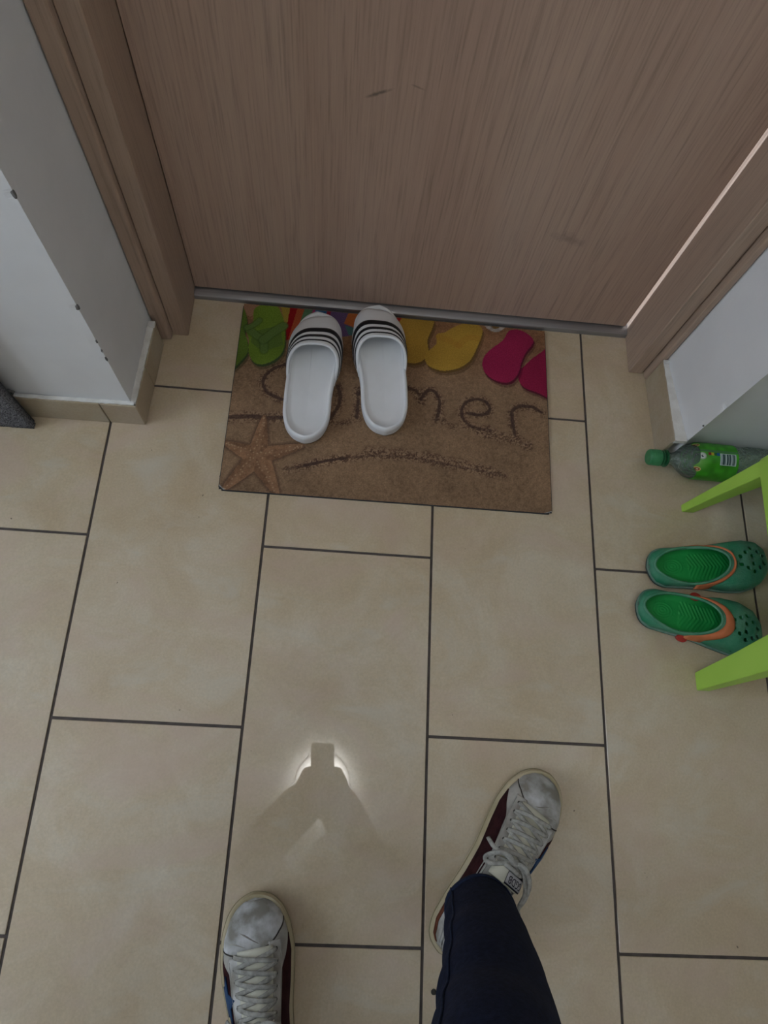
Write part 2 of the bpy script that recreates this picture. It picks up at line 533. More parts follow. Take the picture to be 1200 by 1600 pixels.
def chip(p, nrm, w_, h_, seed):
    n = Vector(nrm).normalized()
    r = random.Random(seed)
    bm = bmesh.new()
    bmesh.ops.create_icosphere(bm, subdivisions=2, radius=1)
    for v_ in bm.verts:
        q = v_.co * (1 + 0.45 * mnoise.noise(v_.co * 1.7 + Vector((seed * 3.1, 0, 0))))
        v_.co = Vector((q.x * w_, q.y * w_, q.z * h_)) - n * (w_ * 0.62) + Vector(p)
    fin('chip', bm, M['concrete'], wall_front, smooth=False)


for k, (z, w_, h_) in enumerate(((0.543, 0.0026, 0.006), (0.34, 0.003, 0.005), (0.257, 0.0014, 0.004), (0.232, 0.0012, 0.006), (0.209, 0.0018, 0.006))):
    chip((LC[0], LC[1], z), (1, -1, 0), w_, h_, k)
chip((-0.150, 0.5318, 0.076), (0, -1, 0), 0.009, 0.008, 30)
for k, (z, w_, h_) in enumerate(((0.13, 0.0018, 0.002), (0.385, 0.0015, 0.002))):
    chip((RC[0] - 0.0003, RC[1] + 0.004, z), (-1, -0.1, 0), w_, h_, 50 + k)

bm = bmesh.new()
WY0, WY1, WZ0, WZ1 = -1.0, 0.3, 0.85, 2.15                   # window opening in the left wall
add_box(bm, (XL - WTH, YB - WTH, 0), (XL, WY0, H))
add_box(bm, (XL - WTH, WY1, 0), (XL, 0.93, H))
add_box(bm, (XL - WTH, WY0, 0), (XL, WY1, WZ0))
add_box(bm, (XL - WTH, WY0, WZ1), (XL, WY1, H))
tag(fin('wall_left', bm, M['plaster'], smooth=False), kind='structure')
tag(box('wall_right', (XR, YB - WTH, 0), (XR + WTH, 0.90, H), M['plaster']), kind='structure')
tag(box('wall_back', (XL, YB - WTH, 0), (XR, YB, H), M['plaster']), kind='structure')
tag(box('ceiling', (XL - WTH, YB - WTH, H), (XR + WTH, 0.93, H + 0.1), M['plaster']), kind='structure')
win = empty('window_1', (XL - 0.07, (WY0 + WY1) / 2, WZ0))
tag(win, kind='structure')
bm = bmesh.new()
hw, hh = (WY1 - WY0) / 2, WZ1 - WZ0
for lo, hi in (((-0.03, -hw, 0), (0.03, hw, 0.06)), ((-0.03, -hw, hh - 0.06), (0.03, hw, hh)), ((-0.03, -hw, 0.06), (0.03, -hw + 0.06, hh - 0.06)), ((-0.03, hw - 0.06, 0.06), (0.03, hw, hh - 0.06)), ((-0.025, -0.03, 0.06), (0.025, 0.03, hh - 0.06))):
    add_box(bm, lo, hi, 0.003)
fin('window_frame', bm, M['white_plastic'], win, smooth=False)
for s in (-1, 1):
    a, b_ = (0.03, hw - 0.06) if s > 0 else (-hw + 0.06, -0.03)
    box('pane', (-0.004, a, 0.06), (0.004, b_, hh - 0.06), M['pane'], win)

# ------------------------------------------------------------------ skirting tiles


def skirt(parent, p0, p1, h, t, nrm):
    """one upright tile with its face on the line p0-p1"""
    a, b_ = Vector((*p0, 0)), Vector((*p1, 0))
    n = Vector((*nrm, 0))
    bm = bmesh.new()
    add_prism(bm, [p0, p1, (p1[0] - nrm[0] * t, p1[1] - nrm[1] * t), (p0[0] - nrm[0] * t, p0[1] - nrm[1] * t)], 0.0005, h)
    bmesh.ops.recalc_face_normals(bm, faces=bm.faces)
    bmesh.ops.bevel(bm, geom=list(bm.edges), offset=0.0008, segments=1, affect='EDGES')
    return fin('tile', bm, M['skirting_tile'], parent, smooth=False)


def filler(parent, poly, z0, z1, seed):
    """rough white filler smeared along the top of the skirting"""
    bm = bmesh.new()
    pts = []
    for (a, b_) in zip(poly, poly[1:] + poly[:1]):
        L_ = math.dist(a, b_)
        n_ = max(1, int(L_ / 0.006))
        for k in range(n_):
            f = k / n_
            j = 0.0012 * mnoise.noise(Vector((seed, (a[0] + f * (b_[0] - a[0])) * 150, (a[1] + f * (b_[1] - a[1])) * 150)))
            pts.append((a[0] + f * (b_[0] - a[0]) + j, a[1] + f * (b_[1] - a[1]) + j))
    add_prism(bm, pts, z0, z1)
    return fin('filler', bm, M['caulk'], parent, smooth=False)


bl = empty('baseboard_left', (0, 0, 0))
tag(bl, kind='structure')
HB = 0.070
skirt(bl, (-0.30, 0.522), (-0.001, 0.5245), HB, 0.0075, (0, -1))
skirt(bl, (0.001, 0.5245), (0.0635, 0.525), HB, 0.0075, (0, -1))
skirt(bl, (0.0642, 0.5265), (0.0675, 0.6065), HB, 0.008, (1, 0))
skirt(bl, (0.0676, 0.6085), (0.0705, 0.700), HB, 0.008, (1, 0))
filler(bl, [(-0.145, 0.5255), (0.060, 0.5275), (0.0605, 0.534), (-0.145, 0.532)], HB - 0.002, HB + 0.003, 1)
filler(bl, [(0.0625, 0.530), (0.0685, 0.698), (0.057, 0.698), (0.053, 0.535)], HB - 0.002, HB + 0.002, 2)
filler(bl, [(0.070, 0.690), (0.0705, 0.7005), (0.058, 0.7005), (0.058, 0.690)], HB, HB + 0.006, 3)
br = empty('baseboard_right', (0, 0, 0))
tag(br, kind='structure')
skirt(br, (1.0450, 0.5435), (1.0385, 0.7135), 0.076, 0.0075, (-1, 0))
filler(br, [(1.0475, 0.5430), (1.0405, 0.7125), (1.050, 0.7135), (1.0705, 0.5430)], 0.066, 0.0765, 4)
filler(br, [(1.040, 0.706), (1.040, 0.7135), (1.051, 0.7135), (1.051, 0.706)], 0.077, 0.080, 5)

# ------------------------------------------------------------------ door and frame
DX0, DX1, DY = 0.114, 0.9985, 0.828
door = box('door_1', (DX0 + 0.0015, DY, 0.018), (DX1, DY + 0.04, DH), M['door'], bevel=0.001)
tag(door, kind='structure')


def jamb_side(name, xin, xout, yfront, casing):
    t = empty(name, (0, 0, 0))
    tag(t, kind='structure')
    bm = bmesh.new()
    lo, hi = min(xin, xout), max(xin, xout)
    add_box(bm, (lo, yfront, 0.001), (hi, 0.90, DH + 0.03), 0.0012)
    fin('jamb', bm, M['frame'], t, smooth=False)
    bm = bmesh.new()
    c0, c1, cy = casing
    add_box(bm, (c0, cy, 0.001), (c1, cy + 0.03, DH + 0.055), 0.004, 3)
    fin('casing', bm, M['frame'], t, smooth=False)
    return t


jamb_side('trim_1', DX0, 0.085, 0.724, (0.0578, 0.0838, 0.711))
jamb_side('trim_2', 1.0045, 1.0330, 0.729, (1.0362, 1.0490, 0.7145))
t3 = empty('trim_3', (0, 0, DH))
tag(t3, kind='structure')
box('head_jamb', (DX0, 0.726, 0.003), (1.0045, 0.90, 0.03), M['frame'], t3, 0.0012)
box('head_casing', (0.084, 0.714, 0.031), (1.035, 0.744, 0.058), M['frame'], t3, 0.004, 3)
# aluminium threshold
sill = empty('trim_4', (0.56, 0.82, 0))
tag(sill, kind='structure')
bm = bmesh.new()
prof = [(-0.008, 0.0004), (-0.008, 0.0085), (-0.0065, 0.0110), (-0.003, 0.0125), (0.004, 0.0138), (0.012, 0.0150), (0.05, 0.0150), (0.05, 0.0004)]
n = len(prof)
a = [bm.verts.new((-0.4455, y, z)) for y, z in prof]
b_ = [bm.verts.new((0.444, y, z)) for y, z in prof]
bm.faces.new(a); bm.faces.new(b_[::-1])
for k in range(n): bm.faces.new((a[k], a[(k + 1) % n], b_[(k + 1) % n], b_[k]))
fin('threshold_bar', bm, M['alu'], sill, smooth=True, ang=35)

# ------------------------------------------------------------------ ceiling lamp
lamp = empty('ceiling_lamp', (0.446, -0.186, H))
tag(lamp, 'round white flush ceiling lamp, seen mirrored in the glossy floor tiles', 'lamp')
bm = bmesh.new()
add_tube(bm, [(0, 0, 0), (0, 0, -0.018), (0, 0, -0.022)], [0.105, 0.105, 0.100], 64)
fin('lamp_base', bm, M['white_plastic'], lamp, smooth=True, ang=40)
dm = bpy.data.materials.new('lit_diffuser')
dm.use_nodes = True
nt = dm.node_tree
nt.nodes.remove(nt.nodes['Principled BSDF'])
em = N(nt, 'ShaderNodeEmission')
em.inputs[0].default_value = (1.0, 0.97, 0.91, 1)
tc = N(nt, 'ShaderNodeTexCoord')
sx = N(nt, 'ShaderNodeSeparateXYZ')
nt.links.new(tc.outputs['Object'], sx.inputs[0])
mr = N(nt, 'ShaderNodeMapRange')                            # frosted bowl: brightest under the bulb and round the socket
mr.inputs['From Min'].default_value = -0.132
mr.inputs['From Max'].default_value = -0.022
nt.links.new(sx.outputs[2], mr.inputs['Value'])
k_ = 1 / 40.0
er = ramp(nt, mr.outputs[0], [(0.0, LAMP_CORE * k_), (0.14, LAMP_CORE * 0.8 * k_), (0.34, LAMP_EDGE * 1.6 * k_), (0.54, LAMP_EDGE * k_), (0.62, 26 * k_), (1.0, 26 * k_)])
ml = N(nt, 'ShaderNodeMath', operation='MULTIPLY')
ml.inputs[1].default_value = 40.0
nt.links.new(er.outputs[0], ml.inputs[0])
nt.links.new(ml.outputs[0], em.inputs[1])
nt.links.new(em.outputs[0], nt.nodes['Material Output'].inputs[0])
bm = bmesh.new()
add_tube(bm, [(0, 0, -0.0225), (0, 0, -0.030), (0, 0, -0.045), (0, 0, -0.070), (0, 0, -0.095), (0, 0, -0.115), (0, 0, -0.128), (0, 0, -0.132)], [0.098, 0.117, 0.129, 0.134, 0.129, 0.108, 0.06, 0.015], 64)
fin('diffuser', bm, dm, lamp)
# rim ring
bm = bmesh.new()
ring = [(0.1352 * math.cos(2 * math.pi * k / 64), 0.1352 * math.sin(2 * math.pi * k / 64), -0.072) for k in range(65)]
add_tube(bm, ring, 0.003, 8, cap=False)
fin('rim', bm, M['white_plastic'], lamp)

# ------------------------------------------------------------------ doormat with a beach print


def seg_dist(X, Y, pts):
    d = np.full(X.shape, 1e9)
    for (x0, y0), (x1, y1) in zip(pts[:-1], pts[1:]):
        dx, dy = x1 - x0, y1 - y0
        t = np.clip(((X - x0) * dx + (Y - y0) * dy) / (dx * dx + dy * dy + 1e-9), 0, 1)
        d = np.minimum(d, np.hypot(X - x0 - t * dx, Y - y0 - t * dy))
    return d


def inside(X, Y, poly):
    r = np.zeros(X.shape, bool)
    n = len(poly)
    for i in range(n):
        x0, y0 = poly[i]
        x1, y1 = poly[(i + 1) % n]
        c = ((y0 > Y) != (y1 > Y)) & (X < (x1 - x0) * (Y - y0) / (y1 - y0 + 1e-12) + x0)
        r ^= c
    return r


def vnoise(X, Y, cell, seed):
    g = np.random.default_rng(seed).random((400, 400))
    u, v = X / cell + 40.0, Y / cell + 40.0
    i, j = np.floor(u).astype(int), np.floor(v).astype(int)
    fu, fv = u - i, v - j
    fu, fv = fu * fu * (3 - 2 * fu), fv * fv * (3 - 2 * fv)
    i %= 399; j %= 399
    return (g[i, j] * (1 - fu) + g[i + 1, j] * fu) * (1 - fv) + (g[i, j + 1] * (1 - fu) + g[i + 1, j + 1] * fu) * fv


def sm(a, b, x):
    t = np.clip((x - a) / (b - a), 0, 1)
    return t * t * (3 - 2 * t)


def print_colours(X, Y):
    """X, Y in millimetres on the floor; returns linear colours of the printed beach picture"""
    A = lambda c: np.array(c, float)
    n1, n2, n3, n4 = vnoise(X, Y, 2.2, 1), vnoise(X, Y, 6, 2), vnoise(X, Y, 45, 3), vnoise(X, Y, 1.4, 4)
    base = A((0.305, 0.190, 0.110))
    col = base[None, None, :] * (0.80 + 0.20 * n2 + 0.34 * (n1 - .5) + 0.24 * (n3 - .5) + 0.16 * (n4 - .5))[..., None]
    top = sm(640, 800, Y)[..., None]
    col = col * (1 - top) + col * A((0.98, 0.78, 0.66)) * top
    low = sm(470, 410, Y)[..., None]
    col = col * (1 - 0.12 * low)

    def over(mask, c):
        nonlocal col
        m = np.asarray(mask, float)[..., None]
        col = col * (1 - m) + np.asarray(c) * m

    def rough_stroke(pts, core, pile, dark=0.9, side=1.0):
        d = seg_dist(X, Y, [tuple(p) for p in catmull(pts, 5)])
        dj = d + 5.0 * (n2 - 0.5) + 2.5 * (n1 - 0.5)
        sp = sm(0.50, 0.62, n1 * 0.6 + n4 * 0.4) * sm(pile, core, dj)
        over(0.9 * sp, A((0.105, 0.056, 0.036)))
        lt = sm(0.44, 0.36, n1 * 0.5 + n4 * 0.5) * sm(pile, core, dj)
        over(0.4 * lt, A((0.44, 0.29, 0.18)))
        dc = d + 1.8 * (n2 - 0.5) + 1.2 * (n1 - 0.5)
        over(dark * sm(core * 0.85, core * 0.45, dc), A((0.062, 0.034, 0.027)))

    strokes = [[(316, 679), (290, 667), (272, 646), (271, 626), (283, 610), (306, 601), (330, 590), (335, 575), (312, 561)],
               [(342, 635), (343, 594), (361, 568), (397, 562), (414, 586), (420, 615), (413, 639)],
               [(454, 574), (455, 601), (454, 636)], [(455, 625), (475, 645), (495, 640), (505, 620), (505, 580)],
               [(505, 620), (525, 645), (545, 650), (555, 646), (569, 640), (577, 624)],
               [(577, 624), (585, 640), (595, 647), (607, 641), (614, 622), (613, 602), (609, 583)],
               [(669, 603), (692, 601), (707, 605), (714, 618), (701, 634), (675, 632), (659, 613), (662, 588), (681, 573), (715, 569)],
               [(763, 563), (759, 590), (759, 615), (774, 627), (799, 628), (817, 618)]]
    for s in strokes: rough_stroke(s, 5.0, 17, 0.86)
    rough_stroke([(312, 561), (283, 557), (258, 558), (205, 552)], 6.5, 22, 0.8)
    for p in ([(618, 585), (640, 570), (662, 572)], [(690, 562), (740, 553), (790, 545)], [(765, 560), (790, 540)], [(400, 560), (420, 556), (440, 562)], [(705, 560), (740, 562)]):
        rough_stroke(p, 1.2, 16, 0.35)
    rough_stroke([(331, 455), (369, 467), (415, 482), (462, 492), (510, 498), (571, 498), (632, 490), (694, 483), (737, 477)], 3.4, 17, 0.55)
    rough_stroke([(365, 466), (415, 482), (440, 487)], 4.5, 12, 0.85)
    rough_stroke([(480, 505), (560, 507), (640, 498), (720, 482)], 1.0, 18, 0.3)
    # starfish
    ctr = A((276, 477))
    tips = [(280, 562), (361, 507), (322, 400), (219, 403), (212, 500)]
    wd = [13, 12, 15, 13, 13]
    best = np.full(X.shape, 1e9)
    ridge = np.full(X.shape, 1e9)
    shade = np.zeros(X.shape)
    for t, w_ in zip(tips, wd):
        t = A(t)
        dv = t - ctr
        L_ = np.hypot(*dv)
        e = dv / L_
        s = (X - ctr[0]) * e[0] + (Y - ctr[1]) * e[1]
        q = (X - ctr[0]) * -e[1] + (Y - ctr[1]) * e[0]
        f = np.clip(s / L_, 0, 1)
        half = w_ * 1.35 * (1 - f) ** 0.75 + 2.2
        d = np.where((s > -6) & (s < L_), np.abs(q) - half, 1e9)
        shade = np.where(d < best, q / half, shade)
        best = np.minimum(best, d)
        ridge = np.minimum(ridge, np.where((s > 0) & (s < L_ * .95), np.abs(q), 1e9))
    over(0.75 * sm(8, 0, best) * (best > 0), A((0.10, 0.055, 0.036)))
    body = sm(1.0, -1.0, best)
    sc = A((0.280, 0.146, 0.078))[None, None, :] * (0.72 + 0.35 * n2 + 0.25 * (n1 - .5) + 0.22 * np.clip(shade, -1, 1))[..., None]
    col = col * (1 - 0.9 * body[..., None]) + sc * 0.9 * body[..., None]
    over(0.35 * body * sm(4, 0, ridge), A((0.34, 0.19, 0.11)))
    rd = np.random.default_rng(11)
    for t, w_ in zip(tips, wd):
        dv = A(t) - ctr
        for f in np.arange(0.08, 0.95, 0.085):
            for sgn in (-1, 1):
                px = ctr + dv * f + np.array((-dv[1], dv[0])) / np.hypot(*dv) * sgn * (w_ * 0.5 * (1 - f)) + rd.normal(0, 1.2, 2)
                over(0.55 * sm(2.0, 0.8, np.hypot(X - px[0], Y - px[1])) * (rd.random() < .7), A((0.56, 0.38, 0.22)))
    # towel behind, in stripes
    tp = [(296, 732), (306, 812), (324, 812), (338, 812), (357, 811), (362, 812), (382, 811), (390, 810), (434, 810)]
    t0 = [(306, 830), (324, 830), (339, 830), (358, 830), (363, 830), (384, 830), (391, 830), (436, 830)]
    t1 = [(294, 732), (308, 732), (320, 734), (332, 736), (337, 737), (368, 740), (380, 741), (431, 755)]
    cols = [(0.30, 0.008, 0.012), (0.42, 0.085, 0.03), (0.10, 0.20, 0.10), (0.40, 0.04, 0.13), (0.05, 0.15, 0.33), (0.35, 0.02, 0.05), (0.13, 0.08, 0.18)]
    for k, c in enumerate(cols):
        over(inside(X, Y, [t0[k], t0[k + 1], t1[k + 1], t1[k]]), A(c)[None, None, :] * (0.8 + 0.4 * n3)[..., None])
    over(inside(X, Y, [(418, 778), (446, 772), (466, 762), (450, 752), (427, 757)]), A((0.07, 0.17, 0.16)))
    over(inside(X, Y, [(430, 830), (474, 830), (454, 770), (416, 782)]), A((0.45, 0.12, 0.03)))
    over(inside(X, Y, [(452, 830), (480, 830), (466, 775)]), A((0.35, 0.05, 0.03)))
    over(inside(X, Y, [(522, 830), (541, 830), (540, 797), (523, 800)]), A((0.36, 0.02, 0.02)))
    over(inside(X, Y, [(282, 830), (307, 830), (302, 752)]), A((0.36, 0.25, 0.04)))
    over(inside(X, Y, catmull([(205, 830), (253, 830), (243, 803), (231, 780), (219, 788)], 5, True)), A((0.36, 0.19, 0.11)))
    # printed sandals: sole edge, then face, then straps

    def sandal(poly, c, edge, shift=(2, -5)):
        P = [tuple(p) for p in catmull(poly, 5, True)]
        for g, a_ in ((4.5, 0.45), (0, 0.9)):
            Q = [(x + shift[0] * (1 + g * .25), y + shift[1] * (1 + g * .25)) for x, y in P]
            over(a_ * inside(X, Y, Q), A(edge) * (0.8 if g == 0 else 0.35))
        over(inside(X, Y, P), A(c)[None, None, :] * (0.85 + 0.3 * n3 + 0.1 * (n1 - .5))[..., None])

    g1 = [(234, 793), (247, 808), (275, 811), (289, 794), (300, 758), (302, 711), (288, 686), (264, 672), (247, 676), (235, 696), (232, 727), (225, 747), (236, 766)]
    g2 = [(196, 800), (215, 795), (224, 765), (222, 742), (229, 725), (233, 699), (226, 681), (208, 660), (190, 690)]
    sandal(g2, (0.115, 0.19, 0.028), (0.05, 0.085, 0.03))
    sandal(g1, (0.155, 0.245, 0.028), (0.055, 0.095, 0.035))
    over(0.75 * inside(X, Y, [(240, 745), (290, 765), (300, 720), (262, 700), (236, 720)]), A((0.095, 0.16, 0.035)))
    for pts, w_ in (([(226, 752), (245, 737), (260, 727), (264, 704)], 8), ([(297, 764), (279, 748), (260, 727)], 9), ([(226, 752), (240, 762), (248, 772)], 6)):
        d = seg_dist(X, Y, [tuple(p) for p in catmull(pts, 5)])
        over(0.6 * sm(w_ + 3, w_ - 1, d), A((0.045, 0.08, 0.02)))
        over(0.9 * sm(w_, w_ - 2, d), A((0.12, 0.20, 0.05)))
    y1 = [(539, 815), (595, 814), (596, 791), (587, 762), (589, 732), (578, 712), (558, 704), (535, 713), (520, 760)]
    y2 = [(637, 795), (661, 808), (690, 808), (700, 794), (690, 758), (675, 723), (651, 702), (619, 693), (593, 700), (583, 714), (586, 732), (605, 754), (605, 776), (622, 783)]
    sandal(y1, (0.42, 0.245, 0.04), (0.18, 0.10, 0.03))
    sandal(y2, (0.44, 0.26, 0.04), (0.19, 0.105, 0.03))
    for pts in ([(610, 770), (630, 765), (650, 755)], [(650, 755), (670, 775), (690, 775)]):
        d = seg_dist(X, Y, [tuple(p) for p in catmull(pts, 5)])
        over(0.4 * sm(9, 5, d), A((0.42, 0.20, 0.03)))
    p1 = [(757, 802), (782, 804), (804, 789), (804, 774), (790, 753), (780, 729), (773, 703), (759, 683), (740, 678), (716, 686), (701, 704), (701, 729), (717, 753), (741, 775)]
    p2 = [(771, 703), (786, 721), (812, 748), (850, 768), (855, 655), (807, 663), (779, 675)]
    sandal(p2, (0.30, 0.016, 0.060), (0.12, 0.008, 0.03))
    sandal(p1, (0.31, 0.018, 0.068), (0.12, 0.008, 0.03))
    # shell at the top edge
    sh = inside(X, Y, catmull([(700, 822), (750, 822), (743, 803), (728, 795), (710, 801)], 5, True))
    over(sh, A((0.42, 0.36, 0.32))[None, None, :] * (0.6 + 0.7 * n2)[..., None])
    over(inside(X, Y, catmull([(714, 820), (738, 820), (734, 806), (722, 803)], 5, True)), A((0.18, 0.10, 0.03)))
    return np.clip(col, 0.002, 1)


MX0, MX1, MY0, MY1 = 0.2125, 0.8315, 0.4055, 0.8090
mat_o = empty('doormat', ((MX0 + MX1) / 2, (MY0 + MY1) / 2, 0.0))
tag(mat_o, 'printed beach-scene doormat reading Summer in sand, lying before the door', 'doormat')
bm = bmesh.new()
add_box(bm, (MX0 - mat_o.location.x, MY0 - mat_o.location.y, 0.0004), (MX1 - mat_o.location.x, MY1 - mat_o.location.y, 0.0042), 0.0)
es = [e for e in bm.edges if abs(e.verts[0].co.z - e.verts[1].co.z) > 0.001]
bmesh.ops.bevel(bm, geom=es, offset=0.006, segments=4, affect='EDGES')
fin('rubber_backing', bm, M['rubber'], mat_o, smooth=False)
nx, ny = 496, 324
gx, gy = np.linspace(MX0 + 0.0012, MX1 - 0.0012, nx), np.linspace(MY0 + 0.0012, MY1 - 0.0012, ny)
GX, GY = np.meshgrid(gx, gy, indexing='ij')
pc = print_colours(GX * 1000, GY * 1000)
for cx0, cy0 in ((MX0, MY0), (MX1, MY0)):                     # worn-off lower corners show the black backing
    sxn, r_ = (1 if cx0 == MX0 else -1), 0.014 if cx0 == MX1 else 0.012
    u_, v_ = (GX - cx0) * sxn, GY - cy0
    lim = (u_ / 0.011 + v_ / 0.009) if cx0 == MX0 else (u_ / 0.016 + v_ / 0.005)
    pc[lim < 1] = (0.03, 0.032, 0.036)
    pc[(lim >= 1) & (lim < 1.22)] = (0.42, 0.42, 0.40)
co = np.empty((nx, ny, 3))
co[..., 0], co[..., 1] = GX - mat_o.location.x, GY - mat_o.location.y
co[..., 2] = 0.0049
idx = np.arange(nx * ny).reshape(nx, ny)
quads = np.stack([idx[:-1, :-1], idx[1:, :-1], idx[1:, 1:], idx[:-1, 1:]], -1).reshape(-1, 4)
me = bpy.data.meshes.new('printed_face')
me.vertices.add(nx * ny)
me.vertices.foreach_set('co', co.ravel())
me.loops.add(quads.size)
me.loops.foreach_set('vertex_index', quads.ravel())
me.polygons.add(len(quads))
me.polygons.foreach_set('loop_start', np.arange(0, quads.size, 4))
me.update(calc_edges=True)
at = me.color_attributes.new('print', 'FLOAT_COLOR', 'POINT')
at.data.foreach_set('color', np.concatenate([pc.reshape(-1, 3), np.ones((nx * ny, 1))], 1).ravel())
me.materials.append(M['mat_print'])
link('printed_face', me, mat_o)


# ------------------------------------------------------------------ outline-based footwear
def interp(tab, t):
    return float(np.interp(t, tab[0], tab[1]))


def outline(L, left, right, n=56, bend=None):
    """closed plan outline, anticlockwise, from (t, half-width) tables"""
    ts = [0.5 - 0.5 * math.cos(math.pi * k / n) for k in range(n + 1)]
    lt, rt = ([p[0] for p in left], [p[1] for p in left]), ([p[0] for p in right], [p[1] for p in right])

    def w_(tab, t):                                           # round off both ends like an ellipse
        return interp(tab, t)
    bx = bend or (lambda t: 0.0)
    R_ = [(bx(t) + w_(rt, t), t * L) for t in ts]
    L_ = [(bx(t) - w_(lt, t), t * L) for t in ts]
    return R_ + L_[::-1][1:-1]


def inset(poly, d):
    n = len(poly)
    out = []
    for i in range(n):
        p0, p1, p2 = Vector(poly[i - 1]), Vector(poly[i]), Vector(poly[(i + 1) % n])
        t = (p2 - p0)
        if t.length < 1e-9: t = Vector((1, 0))
        t.normalize()
        out.append((p1.x - t.y * d, p1.y + t.x * d))
    return out


def smooth_poly(poly, it=2):
    for _ in range(it):
        n = len(poly)
        poly = [((poly[i - 1][0] + 2 * poly[i][0] + poly[(i + 1) % n][0]) / 4, (poly[i - 1][1] + 2 * poly[i][1] + poly[(i + 1) % n][1]) / 4) for i in range(n)]
    return poly


def ring_solid(bm, rings, cap_bottom=True, cap_top=True):
    rows = [[bm.verts.new(p) for p in r] for r in rings]
    n = len(rows[0])
    for a, b in zip(rows, rows[1:]):
        for k in range(n):
            bm.faces.new((a[k], a[(k + 1) % n], b[(k + 1) % n], b[k]))
    if cap_bottom: bm.faces.new(rows[0][::-1])
    if cap_top: bm.faces.new(rows[-1])
    return rows


def shrink_rings(poly, L, zfun, steps=7):
    """rings from an outline down to its spine, for dished footbeds"""
    out = []
    n = len(poly)
    half = n // 2
    for s in range(1, steps + 1):
        f = s / steps * 0.985
        r = []
        for (x, y) in poly:
            mx = 0.0
            yy = L * 0.5 + (y - L * 0.5) * (1 - f * 0.55)
            r.append((x * (1 - f), yy, zfun(x * (1 - f), yy, f)))
        out.append(r)
    return out


# --- slides
SL_L = 0.277
SL_med = [(0, 0), (0.012, 0.014), (0.04, 0.026), (0.09, 0.036), (0.18, 0.0425), (0.35, 0.0430), (0.5, 0.044), (0.65, 0.047), (0.78, 0.0490), (0.88, 0.0465), (0.945, 0.0375), (0.98, 0.025), (1.0, 0)]
SL_lat = [(0, 0), (0.012, 0.014), (0.04, 0.026), (0.09, 0.036), (0.18, 0.0425), (0.35, 0.0430), (0.5, 0.045), (0.65, 0.0475), (0.78, 0.0455), (0.86, 0.039), (0.925, 0.029), (0.97, 0.017), (1.0, 0)]


